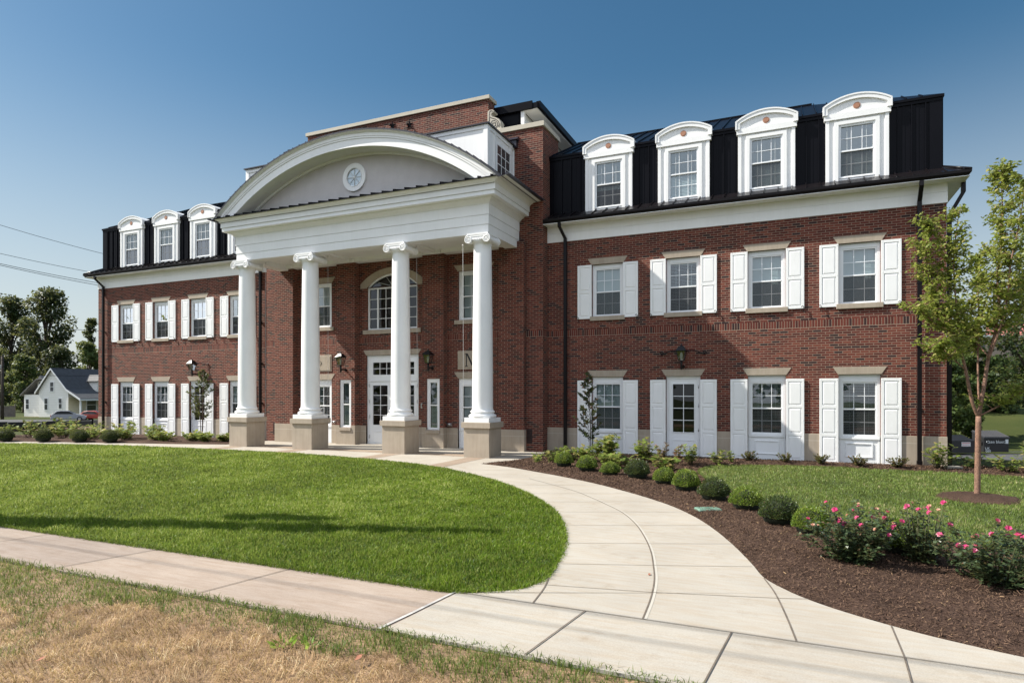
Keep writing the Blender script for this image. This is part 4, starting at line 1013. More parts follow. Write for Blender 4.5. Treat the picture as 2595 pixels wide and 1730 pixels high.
LAWN2 = [(24,-13.4),(18,-12.2),(15.9,-10.3),(15.24,-9.75),(14.54,-9.26),(13.4,-8.35),(12.84,-7.85),(12.34,-7.13),(11.76,-6.2),(11.25,-5.0),(10.9,-4.0),(10.75,-3.0),(10.95,-2.2),(11.5,-1.75),(12.73,-1.36),(14.04,-1.2),(16.1,-1.16),(17.4,-1.5),(20.5,-1.9),(26,-2.2)]
def concrete(name, lo, hi, stain, slabs=False):
    m, t, o = new_mat(name); g = N(t, "ShaderNodeNewGeometry")
    n1 = N(t, "ShaderNodeTexNoise", i_Scale=0.9, i_Detail=6.0, i_Roughness=0.6); L(t, g.outputs["Position"], n1.inputs["Vector"])
    r1 = ramp(t, [(0.3, lo), (0.7, hi)]); L(t, n1.outputs["Fac"], r1.inputs[0])
    mp = N(t, "ShaderNodeMapping"); mp.inputs["Scale"].default_value = (1.2, 9.0, 1.0); mp.inputs["Rotation"].default_value = (0, 0, rad(25)); L(t, g.outputs["Position"], mp.inputs["Vector"])
    n2 = N(t, "ShaderNodeTexNoise", i_Scale=1.6, i_Detail=5.0, i_Roughness=0.65); L(t, mp.outputs[0], n2.inputs["Vector"])
    r2 = ramp(t, [(0.42, (1, 1, 1)), (0.75, stain)]); L(t, n2.outputs["Fac"], r2.inputs[0])
    n3 = N(t, "ShaderNodeTexNoise", i_Scale=90.0, i_Detail=4.0, i_Roughness=0.8); L(t, g.outputs["Position"], n3.inputs["Vector"])
    r3 = ramp(t, [(0.25, (0.80,)*3), (0.6, (1.06,)*3)]); L(t, n3.outputs["Fac"], r3.inputs[0])
    n4 = N(t, "ShaderNodeTexVoronoi", i_Scale=7.0); L(t, g.outputs["Position"], n4.inputs["Vector"])
    r4 = ramp(t, [(0.0, (0.55,)*3), (0.035, (1, 1, 1))]); L(t, n4.outputs["Distance"], r4.inputs[0])
    c = mixc(t, mixc(t, mixc(t, r1.outputs[0], r2.outputs[0], 1.0, 'MULTIPLY'), r3.outputs[0], 1.0, 'MULTIPLY'), r4.outputs[0], 0.5, 'MULTIPLY')
    n6 = N(t, "ShaderNodeTexNoise", i_Scale=2.3, i_Detail=7.0, i_Roughness=0.7); L(t, g.outputs["Position"], n6.inputs["Vector"])
    r6 = ramp(t, [(0.56, (1, 1, 1)), (0.78, (0.80, 0.75, 0.69))]); L(t, n6.outputs["Fac"], r6.inputs[0]); c = mixc(t, c, r6.outputs[0], 1.0, 'MULTIPLY')
    if slabs:
        sp = N(t, "ShaderNodeSeparateXYZ"); L(t, g.outputs["Position"], sp.inputs[0])
        k = math_n(t, 'FLOOR', math_n(t, 'DIVIDE', math_n(t, 'SUBTRACT', math_n(t, 'SUBTRACT', sp.outputs[0], math_n(t, 'MULTIPLY', math_n(t, 'ADD', sp.outputs[1], 13.58), .27)), 1.86), 2.03))
        wn_ = N(t, "ShaderNodeTexWhiteNoise", noise_dimensions='1D'); L(t, k, wn_.inputs["W"]); r7 = ramp(t, [(0, (0.90, 0.90, 0.91)), (1, (1.06, 1.05, 1.03))]); L(t, wn_.outputs["Value"], r7.inputs[0]); c = mixc(t, c, r7.outputs[0], 1.0, 'MULTIPLY')
    p = N(t, "ShaderNodeBsdfPrincipled", i_Roughness=0.88); p.inputs["Specular IOR Level"].default_value = 0.25; L(t, c, p.inputs["Base Color"])
    b = N(t, "ShaderNodeBump", i_Strength=0.25, i_Distance=0.004); L(t, n3.outputs["Fac"], b.inputs["Height"]); L(t, b.outputs[0], p.inputs["Normal"])
    L(t, p.outputs[0], o.inputs[0]); return m
M['conc_new'] = concrete("new_concrete", (0.35, 0.32, 0.275), (0.415, 0.385, 0.335), (0.93, 0.85, 0.76))
M['conc_old'] = concrete("weathered_concrete", (0.295, 0.24, 0.20), (0.365, 0.30, 0.25), (0.82, 0.76, 0.70), True)
M['joint'] = simple("dark_joint", (0.13, 0.105, 0.082), 0.95, 0.3, 12.0)  # dark brown colour of the joint strips
M['groove'] = simple("tooled_joint", (0.24, 0.205, 0.165), 0.95, 0.15, 12.0)
M['caulk'] = simple("white_joint_filler", (0.44, 0.42, 0.395), 0.8, 0.25, 14.0)
M['paver'] = concrete("brown_paver", (0.26, 0.20, 0.15), (0.33, 0.26, 0.20), (0.85, 0.8, 0.75))
def sheet(name, poly, z, mat, skirt=0.08, kind="structure"):
    bm = bmesh.new(); vs = [bm.verts.new((x, y, z)) for x, y in poly]
    f = bm.faces.new(vs); bm.normal_update()
    if f.normal.z < 0: f.normal_flip()
    if skirt:
        lo = [bm.verts.new((x, y, z-skirt)) for x, y in poly]; n = len(vs)
        for i in range(n): bm.faces.new((vs[i], vs[(i+1) % n], lo[(i+1) % n], lo[i]))
    bmesh.ops.triangulate(bm, faces=[f], ngon_method='EAR_CLIP')
    me = bpy.data.meshes.new(name); bm.to_mesh(me); bm.free(); me.materials.append(mat)
    return tag(link(name, me), kind=kind)
ZW = 0.022
sheet("curved_walkway", WALK, ZW, M['conc_new'])
sheet("sidewalk", [(9.86,SW0),(26,SW0),(26,SW1+.03),(9.95,SW1+.03)], ZW-.003, M['conc_new'])
sheet("sidewalk", [(-40,SW0),(9.99,SW0),(10.06,SW1+.03),(-40,SW1-.004)], ZW-.007, M['conc_old'])
def strips(name, lines, w, mat, z):
    m = MB()
    for ln_ in lines:
        for (x0, y0), (x1, y1) in zip(ln_, ln_[1:]):
            d = Vector((x1-x0, y1-y0, 0)); 
            if d.length < 1e-6: continue
            n_ = Vector((-d.y, d.x, 0)).normalized()*w/2
            m.add([(x0+n_.x, y0+n_.y, z), (x1+n_.x, y1+n_.y, z), (x1-n_.x, y1-n_.y, z), (x0-n_.x, y0-n_.y, z)], [(0,1,2,3)])
    return tag(m.build(name, mat), kind="structure")
CENTER = smooth_line([(7.6,-6.15),(8.93,-7.29),(9.53,-7.97),(9.97,-8.54),(10.38,-9.12),(10.77,-9.9),(11.07,-10.69),(11.28,-11.35),(11.43,-11.95),(11.54,-12.45),(11.62,-13.0),(11.67,-13.58)], 5)
RIGHTJ = smooth_line([(12.53,-11.95),(12.64,-12.4),(12.74,-13.0),(12.82,-13.58)], 5); LEFTJ = smooth_line([(10.53,-12.70),(10.63,-13.1),(10.70,-13.58)], 4)
strips("walk_joint", [[(12.36,SW1),(12.27,SW0)], [(13.51,-12.93),(13.51,SW1),(13.46,SW0)], [(11.18,SW1),(11.06,SW0)], [(14.7,SW1),(14.62,SW0)], [(16,SW1),(15.9,SW0)]], .012, M['joint'], ZW+.004)
strips("walk_joint", [CENTER, RIGHTJ, LEFTJ], .014, M['joint'], ZW+.004)
off = [(x+.022, y+.006) for x, y in CENTER]
strips("walk_joint_lit_edge", [off], .024, simple("painted_lit_joint_edge", (0.43, 0.40, 0.345), .8, .05, 9.0), ZW+.002)  # light on the raised joint edge, painted as a pale flat strip
strips("sidewalk_joint", [[(5.92,SW1),(5.64,SW0)], [(7.95,SW1),(7.74,SW0)], [(3.89,SW1),(3.62,SW0)], [(1.9,SW1),(1.6,SW0)], [(-.1,SW1),(-.4,SW0)], [(-2.1,SW1),(-2.4,SW0)]], .012, M['joint'], ZW)
strips("joint_filler", [[(9.915,SW1),(9.885,-13.9),(9.86,-14.2),(9.815,SW0)]], .03, M['caulk'], ZW+.0005)
strips("walk_edge_joint", [[(9.95,SW1),(24,SW1+.02)]], .008, M['groove'], ZW+.005)
cross = [[(9.48,-9.48),(11.33,-8.66)], [(9.85,-10.4),(11.77,-9.55)], [(10.21,-11.38),(12.12,-10.57)], [(10.47,-12.28),(11.42,-11.93),(12.40,-11.55)], [(10.56,-13.05),(11.6,-12.85),(12.70,-12.55),(12.92,-12.47)], [(8.98,-8.72),(10.72,-7.92)], [(8.35,-8.02),(10.1,-7.25)], [(7.55,-7.22),(9.3,-6.45)], [(6.5,-6.4),(8.3,-5.7)], [(5.2,-5.5),(7.1,-4.9)]]
strips("walk_score_line", cross, .009, M['groove'], ZW+.004)
for k, ln_ in enumerate([[(-4.6,-4.02),(-4.6,-2.79)], [(-1.77,-4.0),(-1.77,-2.79)], [(1.77,-4.3),(1.77,-2.79)], [(4.6,-5.15),(4.6,-2.79)]]):
    strips("paver_band", [ln_], .55, M['paver'], ZW+.004)
strips("paver_band", [[(-4.2,-2.38),(-2.18,-2.38)], [(-1.36,-2.38),(1.36,-2.38)], [(2.18,-2.38),(4.18,-2.38)]], .55, M['paver'], ZW+.004)
tag(MB().box(-1.3, 1.3, -.5, -.22, -.05, .045).build("door_threshold", M['conc_new'], bevel=.005), kind="structure")

# mulch beds: mounded, with loose shreds
def mulch_mat():
    m, t, o = new_mat("bark_mulch"); g = N(t, "ShaderNodeNewGeometry")
    n1 = N(t, "ShaderNodeTexNoise", i_Scale=60.0, i_Detail=6.0, i_Roughness=0.75); L(t, g.outputs["Position"], n1.inputs["Vector"])
    n2 = N(t, "ShaderNodeTexNoise", i_Scale=1.6, i_Detail=4.0); L(t, g.outputs["Position"], n2.inputs["Vector"])
    r = ramp(t, [(0.3, (0.028, 0.017, 0.014)), (0.55, (0.085, 0.053, 0.039)), (0.75, (0.16, 0.108, 0.08))]); L(t, n1.outputs["Fac"], r.inputs[0])
    r2 = ramp(t, [(0.35, (0.8,)*3), (0.7, (1.25,)*3)]); L(t, n2.outputs["Fac"], r2.inputs[0])
    p = N(t, "ShaderNodeBsdfPrincipled", i_Roughness=0.95); p.inputs["Specular IOR Level"].default_value = 0.1; L(t, mixc(t, r.outputs[0], r2.outputs[0], 1.0, 'MULTIPLY'), p.inputs["Base Color"])
    b = N(t, "ShaderNodeBump", i_Strength=1.0, i_Distance=0.02); L(t, n1.outputs["Fac"], b.inputs["Height"]); L(t, b.outputs[0], p.inputs["Normal"])
    L(t, p.outputs[0], o.inputs[0]); return m
M['mulch'] = mulch_mat(); M['shred'] = leaf_mat("mulch_shred", (0.035, 0.021, 0.015), (0.165, 0.104, 0.070), (0.30, 0.20, 0.11), .025, trans=0.0, rough=.9, spec=.1)
def edge_dist(x, y, poly):
    d = np.full(len(x), 1e9); n = len(poly)
    for i in range(n):
        ax, ay = poly[i]; bx_, by_ = poly[(i+1) % n]; vx, vy = bx_-ax, by_-ay; l2 = vx*vx+vy*vy+1e-12
        t = np.clip(((x-ax)*vx + (y-ay)*vy)/l2, 0, 1); d = np.minimum(d, np.hypot(x-ax-t*vx, y-ay-t*vy))
    return d
def mulch_h(x, y, poly):
    d = edge_dist(x, y, poly)
    return 0.012 + .045*sstep(d/.35) + .05*(vnoise(x, y, 2.2, 5)-.5)*sstep(d/.3) + .022*(vnoise(x, y, 9, 6)-.5) + .016*(vnoise(x, y, 28, 8, 2)-.5)
def mulch_bed(name, poly, step):
    xs = [p[0] for p in poly]; ys = [p[1] for p in poly]
    ax = np.arange(min(xs), max(xs)+step, step); ay = np.arange(min(ys), max(ys)+step, step); X, Y = np.meshgrid(ax, ay); sh = X.shape; X = X.ravel(); Y = Y.ravel()
    ok = in_poly(X, Y, poly); Z = np.full(len(X), -.03); Z[ok] = mulch_h(X[ok], Y[ok], poly)
    near = ~ok; 
    ii = np.arange(len(X)).reshape(sh); f = np.stack([ii[:-1,:-1], ii[:-1,1:], ii[1:,1:], ii[1:,:-1]], -1).reshape(-1, 4)
    keep = ok[f].any(1); f = f[keep]; used = np.unique(f); mp_ = np.full(len(X), -1); mp_[used] = np.arange(len(used))
    return tag(link(name, np_mesh(name, np.stack([X, Y, Z], 1)[used], mp_[f], M['mulch'], smooth=False)), kind="structure")
mulch_bed("mulch_bed", MULCH_R, .06); mulch_bed("mulch_bed", MULCH_L, .12)
def sample_poly(poly, n, r_=rng):
    xs = [p[0] for p in poly]; ys = [p[1] for p in poly]; x = r_.uniform(min(xs), max(xs), n); y = r_.uniform(min(ys), max(ys), n)
    k = in_poly(x, y, poly); return x[k], y[k]
def in_view(x, y, m=.16):
    fw = fw_of(x, y); r = (x-CX)*math.cos(YAW) + (y-CY)*math.sin(YAW)
    return (fw > .5) & (np.abs(r) < (.811+m)*fw + .6)
def shreds(poly, n, name):
    x, y = sample_poly(poly, n); k = in_view(x, y); x, y = x[k], y[k]; fw = fw_of(x, y)
    k = rng.uniform(0, 1, len(x)) < np.clip((9.0/fw)**1.6, .05, 1); x, y, fw = x[k], y[k], fw[k]
    n = len(x); z = mulch_h(x, y, poly) + .006 + rng.uniform(0, .012, n); a = rng.uniform(0, 2*np.pi, n); ln_ = rng.uniform(.010, .038, n)*np.clip(fw/9, 1, 1.8); w = rng.uniform(.0009, .0030, n)*np.clip(fw/8, 1, 2)
    d = np.stack([np.cos(a)*ln_/2, np.sin(a)*ln_/2, rng.normal(0, .22, n)*ln_], 1); s_ = np.stack([-np.sin(a)*w, np.cos(a)*w, rng.normal(0, .5, n)*w], 1); c = np.stack([x, y, z], 1)
    V = np.stack([c-d-s_, c+d-s_, c+d+s_, c-d+s_], 1).reshape(-1, 3); F = np.arange(4*n).reshape(-1, 4)
    tag(link(name, np_mesh(name, V, F, M['shred'], np.repeat(rng.uniform(0, 1, n), 4))), kind="stuff")
shreds(MULCH_R, 560000, "mulch_shreds")

# grass: real blades, denser close to the camera
M['grass'] = leaf_mat("lawn_blade", (0.028, 0.078, 0.002), (0.185, 0.295, 0.008), (0.40, 0.44, 0.14), .07, trans=.36, rough=.45, spec=.2)  # the pale share of blades paints glints of light into the lawn colour
M['grass2'] = leaf_mat("side_lawn_blade", (0.044, 0.082, 0.010), (0.20, 0.27, 0.058), (0.34, 0.31, 0.15), .09, trans=.32, rough=.5, spec=.3)
M['grass3'] = leaf_mat("verge_blade", (0.022, 0.055, 0.005), (0.125, 0.20, 0.028), (0.26, 0.22, 0.10), .10, trans=.3, rough=.5, spec=.3)
M['dry'] = leaf_mat("dry_blade", (0.20, 0.115, 0.055), (0.60, 0.41, 0.235), (0.70, 0.56, 0.36), .15, trans=.25, rough=.7, spec=.2)
def blades(x, y, h, w, lean, tone, z0=0.0, flop=0.0, comb=0.0):
    n = len(x); a = rng.uniform(0, 2*np.pi, n); b = rng.uniform(0, 2*np.pi, n)
    if comb: b = vnoise(x, y, 2.6, 91, 2)*14 + rng.normal(0, comb, n)
    base = np.stack([x, y, np.zeros(n) + z0], 1); s_ = np.stack([np.cos(a), np.sin(a), np.zeros(n)], 1)*w[:, None]
    ld = np.stack([np.cos(b), np.sin(b), np.zeros(n)], 1)
    l1 = h*lean*.35; l2 = h*lean
    up1 = h*np.sqrt(np.clip(.36 - (lean*.35)**2, .01, 1)); up2 = h*np.sqrt(np.clip(1 - lean**2, .02, 1))*(1 - flop)
    m = base + ld*l1[:, None]; m[:, 2] += up1; t = base + ld*l2[:, None]; t[:, 2] += np.maximum(up2, .004)
    V = np.stack([base - s_, base + s_, m + s_*.8, m - s_*.8, t + s_*.12, t - s_*.12], 1).reshape(-1, 3)
    o = np.arange(n)*6; F = np.concatenate([np.stack([o, o+1, o+2, o+3], 1), np.stack([o+3, o+2, o+4, o+5], 1)])
    return V, F, np.repeat(tone, 6)
def lawn(name, poly, n, mat, d0, h0, hv, w0, seed, bias=0.0):
    x, y = sample_poly(poly, n); k = in_view(x, y) & (np.hypot(x-15.76, y+5.30) > .5); x, y = x[k], y[k]; fw = fw_of(x, y)
    k = rng.uniform(0, 1, len(x)) < np.clip((d0/fw)**1.5, .03, 1); x, y, fw = x[k], y[k], fw[k]; n = len(x)
    big = vnoise(x, y, .55, seed); mid = vnoise(x, y, 3.2, seed+9)
    h = (h0 + hv*(mid-.5)*1.6)*rng.uniform(.55, 1.25, n); w = w0*rng.uniform(.7, 1.3, n)*np.clip(fw/7.5, 1, 2.6)
    lean = np.clip(rng.normal(.55, .24, n), .05, .97); tone = np.clip(rng.normal(.45, .27, n) + (big-.5)*.8 + (mid-.5)*.6 + (vnoise(x, y, 11, seed+4)-.5)*.4 + bias, 0, 1)
    V, F, T = blades(x, y, h, w, lean, tone)
    tag(link(name, np_mesh(name, V, F, mat, T)), kind="stuff")
lawn("lawn_grass", LAWN1, 1500000, M['grass'], 8.0, .068, .06, .0042, 11, .0)
lawn("side_lawn_grass", LAWN2, 420000, M['grass2'], 10.0, .055, .025, .0036, 23, .0)
tag(sheet("lawn_soil", LAWN1, .004, simple("lawn_soil", (0.045, 0.07, 0.014), .95, .35, 4.0, bump=.5, bscale=70), 0), kind="structure")
tag(sheet("side_lawn_soil", LAWN2, .004, simple("side_lawn_soil", (0.06, 0.078, 0.028), .95, .35, 4.0, bump=.5, bscale=70), 0), kind="structure")
# ragged edge: blades hanging over the concrete
def edge_tuft(line, n, mat, name, h=.055, out=.03):
    P_ = np.array(line); seg = np.linalg.norm(np.diff(P_, axis=0), axis=1); cum = np.concatenate([[0], np.cumsum(seg)]); t_ = rng.uniform(0, cum[-1], n)
    i = np.clip(np.searchsorted(cum, t_) - 1, 0, len(seg)-1); f = (t_ - cum[i])/np.maximum(seg[i], 1e-6); c = P_[i] + (P_[i+1]-P_[i])*f[:, None]
    c = c + rng.normal(0, out, (n, 2))*np.clip(vnoise(c[:, 0], c[:, 1], 4, 61), .2, 1)[:, None]; k = in_view(c[:, 0], c[:, 1]); c = c[k]; n = len(c); fw = fw_of(c[:, 0], c[:, 1])
    V, F, T = blades(c[:, 0], c[:, 1], h*rng.uniform(.5, 1.5, n), .0032*rng.uniform(.7, 1.3, n)*np.clip(fw/7.5, 1, 2.4), np.clip(rng.normal(.7, .2, n), .1, .97), np.clip(rng.normal(.45, .25, n), 0, 1), z0=.004)
    tag(link(name, np_mesh(name, V, F, mat, T)), kind="stuff")
edge_tuft(lawn_line, 13000, M['grass'], "edge_grass"); edge_tuft([(-4, SW1-.02), (9.9, SW1-.02)], 9000, M['grass'], "edge_grass"); edge_tuft([(-4, SW0-.0), (16, SW0-.0)], 5000, M['grass3'], "edge_grass", .05, .06)
edge_tuft(LAWN2[2:16], 7000, M['grass2'], "edge_grass", .05, .04)
# verge by the street: drought-bleached thatch with green tufts along the walk
VERGE = [(-6,-14.66),(26,-14.66),(26,-19.2),(-6,-19.2)]
tag(sheet("verge_soil", VERGE, .004, simple("dry_thatch_soil", (0.31, 0.20, 0.115), .95, .4, 5.0, bump=.8, bscale=60, fine=.5), 0), kind="structure")
def green_amt(x, y):
    d = -14.64 - y; left = np.clip((7.5 - x)/5.0, 0, 1)
    g = np.exp(-(d/(.42 + .95*left))**2)*1.1 + .85*left*np.exp(-(d/1.5)**2) + .10
    return g - .03 + (vnoise(x, y, 1.3, 31)-.5)*1.5 + (vnoise(x, y, 6, 32)-.5)*.6
x, y = sample_poly(VERGE, 520000); k = in_view(x, y, .05); x, y = x[k], y[k]; fw = fw_of(x, y); k = (fw > 2.2) & (rng.uniform(0, 1, len(x)) < np.clip((5.0/fw)**1.3, .1, 1)); x, y, fw = x[k], y[k], fw[k]
ga = green_amt(x, y); gr_ = ga > rng.uniform(.33, .62, len(x)); tuft = vnoise(x, y, 5, 41)
xs, ys = x[gr_], y[gr_]; n = len(xs)
V, F, T = blades(xs, ys, (.036 + .085*np.clip(tuft[gr_]-.42, 0, 1)*2)*rng.uniform(.6, 1.4, n), .0026*rng.uniform(.7, 1.3, n)*np.clip(fw[gr_]/6, 1, 2), np.clip(rng.normal(.6, .2, n), .1, .97), np.clip(rng.normal(.5, .24, n) + (ga[gr_]-.6)*.2, 0, 1))
tag(link("verge_grass", np_mesh("verge_grass", V, F, M['grass3'], T)), kind="stuff")
xs, ys = x[~gr_], y[~gr_]; n = len(xs); cl = vnoise(xs, ys, 4.5, 51)
V, F, T = blades(xs, ys, .062*rng.uniform(.5, 1.5, n)*(0.6+.9*cl), .0017*rng.uniform(.7, 1.4, n)*np.clip(fw[~gr_]/5, 1, 2), np.clip(rng.normal(.88, .1, n), .3, .985), np.clip(rng.normal(.42, .24, n) + (cl-.5)*.9, 0, 1), z0=.004, flop=.25, comb=.75)
tag(link("dry_grass", np_mesh("dry_grass", V, F, M['dry'], T)), kind="stuff")
# ================================================================== PLANTS
M['box_leaf'] = leaf_mat("boxwood_leaf", (0.026, 0.058, 0.006), (0.15, 0.235, 0.022), (0.32, 0.38, 0.06), .16, trans=.25, rough=.4, spec=.4)
M['box_dark'] = leaf_mat("dark_boxwood_leaf", (0.010, 0.024, 0.006), (0.048, 0.080, 0.018), (0.10, 0.14, 0.04), .10, trans=.2, rough=.38, spec=.4)
M['tree_leaf'] = leaf_mat("young_tree_leaf", (0.055, 0.10, 0.008), (0.26, 0.30, 0.045), (0.42, 0.38, 0.11), .12, trans=.42, rough=.45, spec=.35)
M['oak_leaf'] = leaf_mat("dark_tree_leaf", (0.006, 0.017, 0.005), (0.034, 0.058, 0.013), (0.07, 0.10, 0.026), .12, trans=.25, rough=.5, spec=.3)
M['mid_leaf'] = leaf_mat("mid_green_leaf", (0.020, 0.045, 0.009), (0.085, 0.125, 0.030), (0.15, 0.18, 0.05), .12, trans=.3, rough=.5, spec=.3)
M['mag_leaf'] = leaf_mat("glossy_magnolia_leaf", (0.012, 0.026, 0.006), (0.065, 0.085, 0.028), (0.22, 0.10, 0.04), .16, trans=.12, rough=.24, spec=.6)
M['hyd_leaf'] = leaf_mat("perennial_leaf", (0.045, 0.085, 0.012), (0.20, 0.265, 0.05), (0.36, 0.30, 0.11), .14, trans=.38, rough=.5, spec=.3)
M['brown_leaf'] = leaf_mat("withered_leaf", (0.09, 0.045, 0.028), (0.22, 0.12, 0.075), (0.20, 0.20, 0.06), .2, trans=.2, rough=.7, spec=.2)
M['rose_leaf'] = leaf_mat("rose_leaf", (0.016, 0.034, 0.015), (0.085, 0.12, 0.055), (0.14, 0.09, 0.05), .10, trans=.18, rough=.32, spec=.5)
M['azalea_leaf'] = leaf_mat("azalea_leaf", (0.025, 0.04, 0.010), (0.11, 0.12, 0.035), (0.20, 0.11, 0.05), .2, trans=.2, rough=.45, spec=.35)
M['bark'] = simple("young_reddish_bark", (0.27, 0.15, 0.10), .8, .35, 18.0, bump=.7, bscale=60, fine=.5)
M['bark_dark'] = simple("dark_bark", (0.055, 0.042, 0.032), .9, .35, 6.0, bump=.6, bscale=30)
M['stem'] = simple("green_stem", (0.07, 0.075, 0.03), .7, .3, 20.0)
M['twig'] = simple("brown_twig", (0.08, 0.05, 0.035), .8, .3, 20.0)
M['pink'] = leaf_mat("pink_petal", (0.62, 0.035, 0.20), (0.80, 0.16, 0.36), (0.85, 0.42, 0.50), .12, trans=.35, rough=.5, spec=.2)
M['faded'] = leaf_mat("faded_petal", (0.70, 0.32, 0.24), (0.80, 0.55, 0.44), trans=.3, rough=.6, spec=.2)

def unit(v): return v/np.maximum(np.linalg.norm(v, axis=1, keepdims=True), 1e-9)
def leaf_quads(c, d, nrm, ln_, wd, fold=.18):
    """diamond leaves: base c, direction d, face normal about nrm"""
    s_ = unit(np.cross(d, nrm)); n_ = unit(np.cross(s_, d)); l_ = ln_[:, None]; w = wd[:, None]
    a = c; b = c + d*l_*.45 + s_*w + n_*w*fold; t = c + d*l_; e = c + d*l_*.45 - s_*w + n_*w*fold
    V = np.stack([a, b, t, e], 1).reshape(-1, 3); return V, np.arange(len(V)).reshape(-1, 4)
def rand_dir(n, r_=None):
    v = (r_ or rng).normal(0, 1, (n, 3)); return unit(v)
def leaf_mesh(name, mat, c, d, nrm, ln_, wd, tone, fold=.18):
    V, F = leaf_quads(c, d, nrm, ln_, wd, fold); return np_mesh(name, V, F, mat, np.repeat(np.clip(tone, 0, 1), 4))

# ---- clipped boxwood balls
def boxwood_meshes(mat, seed, loose=0.0):
    r_ = np.random.default_rng(seed); n = 5200
    p = rand_dir(n, r_); p[:, 2] = np.abs(p[:, 2])*1.0 - .35*(r_.uniform(0, 1, n) < .45)*np.abs(p[:, 2])
    th = np.arctan2(p[:, 1], p[:, 0]); bump = 1 + .07*np.sin(3*th+seed)*np.cos(2.3*p[:, 2]*3+seed) + .05*np.sin(7*th+2*seed) + loose*r_.normal(0, .07, n)
    rr = (.90 + .12*r_.uniform(0, 1, n)**.6)*bump
    c = p*rr[:, None]; c[:, 2] = c[:, 2]*.92 + .42
    k = c[:, 2] > .02; c = c[k]; p = p[k]; n = len(c)
    d = unit(p*.9 + rand_dir(n, r_)*.75 + np.array([0, 0, .25])); nr = unit(p + rand_dir(n, r_)*.7)
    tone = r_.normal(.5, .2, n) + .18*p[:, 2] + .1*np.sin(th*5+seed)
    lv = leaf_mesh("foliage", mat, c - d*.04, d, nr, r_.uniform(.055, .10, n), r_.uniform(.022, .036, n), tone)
    core = MB(); core.lathe([(.3, .02), (.74, .14), (.84, .45), (.74, .82), (.45, 1.08), (.05, 1.2)], n=14)  # solid dark core closing the inside of the leaf ball
    st = MB(); 
    for i in range(7): a = i*.9; st.tube([(.05*math.cos(a), .05*math.sin(a), -.1), (.35*math.cos(a), .35*math.sin(a), .35)], .02, 5)
    return lv, core.mesh("dark_core", simple("boxwood_inside%d" % seed, (0.010, 0.016, 0.005), .9, .3, 9.0)), st.mesh("stem", M['twig'])
BXM = [boxwood_meshes(M['box_leaf'], 3), boxwood_meshes(M['box_dark'], 8, .6), boxwood_meshes(M['box_leaf'], 14, .3)]
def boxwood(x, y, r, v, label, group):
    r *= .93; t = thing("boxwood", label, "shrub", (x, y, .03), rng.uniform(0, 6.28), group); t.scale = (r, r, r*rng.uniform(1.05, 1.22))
    for n_, m_ in zip(("foliage", "dark_core", "stem"), BXM[v]): link(n_, m_, t)
g1 = "clipped boxwoods along the curved walk"
for x, y, r, v, lab in [
    (7.62,-3.95,.25,0,"round green boxwood nearest the portico in the walk-side row"),
    (8.42,-4.62,.26,2,"olive-green boxwood, second from the portico in the row along the walk"),
    (9.10,-5.10,.235,0,"bright round boxwood, third from the portico along the curved walk"),
    (9.76,-5.34,.285,1,"dark loose boxwood, fourth from the portico along the curved walk"),
    (10.45,-5.98,.245,0,"bright boxwood, fifth from the portico, beside the tip of the right lawn"),
    (10.98,-6.68,.275,0,"green boxwood, sixth from the portico, touching the right lawn edge"),
    (11.57,-7.55,.275,1,"dark spiky boxwood behind the green utility cover"),
    (12.12,-8.18,.27,0,"bright yellow-green boxwood just right of the green utility cover"),
    (12.62,-9.15,.29,1,"dark boxwood beside the left end of the pink roses"),
    (13.02,-9.66,.26,2,"boxwood half hidden behind the left pink rose bush"),
    (13.95,-10.35,.29,0,"bright boxwood showing between the two pink rose bushes")]: boxwood(x, y, r, v, lab, g1)
for x, y, r, v, lab in [(-14.35,-4.75,.33,1,"dark round boxwood at the far left edge by the left path"), (-12.8,-4.3,.33,1,"loose dark boxwood, second from the left edge along the left path"),
    (-11.45,-3.82,.33,1,"dark boxwood, third from the left edge along the left path"), (-10.2,-3.5,.33,1,"dark boxwood near the left corner downspout along the left path")]: boxwood(x, y, r, v, lab, "dark boxwoods along the left path")

# ---- leafy perennials
def perennial(name, label, cat, x, y, h, spread, nst, lpst, lsize, mat, group, z=.03, droop=.25, seed=0, stem=None, lw=.36, up=.3):
    r_ = np.random.default_rng(seed*7 + 5); t = thing(name, label, cat, (x, y, z), 0, group)
    sm = MB(); C_, D_, N_, S_, T_ = [], [], [], [], []
    for i in range(nst):
        a = r_.uniform(0, 6.28); q = spread*r_.uniform(.15, 1)**.7; hh = h*r_.uniform(.55, 1.0)*(1 - .25*q/spread)
        p = [np.array([0.12*q*math.cos(a), .12*q*math.sin(a), -.03]), np.array([.55*q*math.cos(a), .55*q*math.sin(a), hh*.6]), np.array([q*math.cos(a), q*math.sin(a), hh])]
        sm.tube([tuple(v) for v in p], [.006, .005, .003], 5)
        for j in range(lpst):
            u_ = r_.uniform(.25, 1.0); b = p[0]*(1-u_)**2 + 2*p[1]*u_*(1-u_) + p[2]*u_*u_
            ang = r_.uniform(0, 6.28); d = np.array([math.cos(ang), math.sin(ang), r_.normal(up, .25) - droop*(u_ < .6)])
            C_.append(b); D_.append(d); N_.append([r_.normal(0, .25), r_.normal(0, .25), 1]); S_.append(lsize*r_.uniform(.55, 1.2)); T_.append(r_.normal(.5, .25) + .15*u_)
    C_, D_, N_, S_, T_ = np.array(C_), unit(np.array(D_)), unit(np.array(N_)), np.array(S_), np.array(T_)
    link("foliage", leaf_mesh("foliage", mat, C_, D_, N_, S_, S_*lw, T_), t); sm.build("stem", stem or M['stem'], t); return t
gh = "leafy perennials in the right bed"
H = M['hyd_leaf']; BRN = M['brown_leaf']
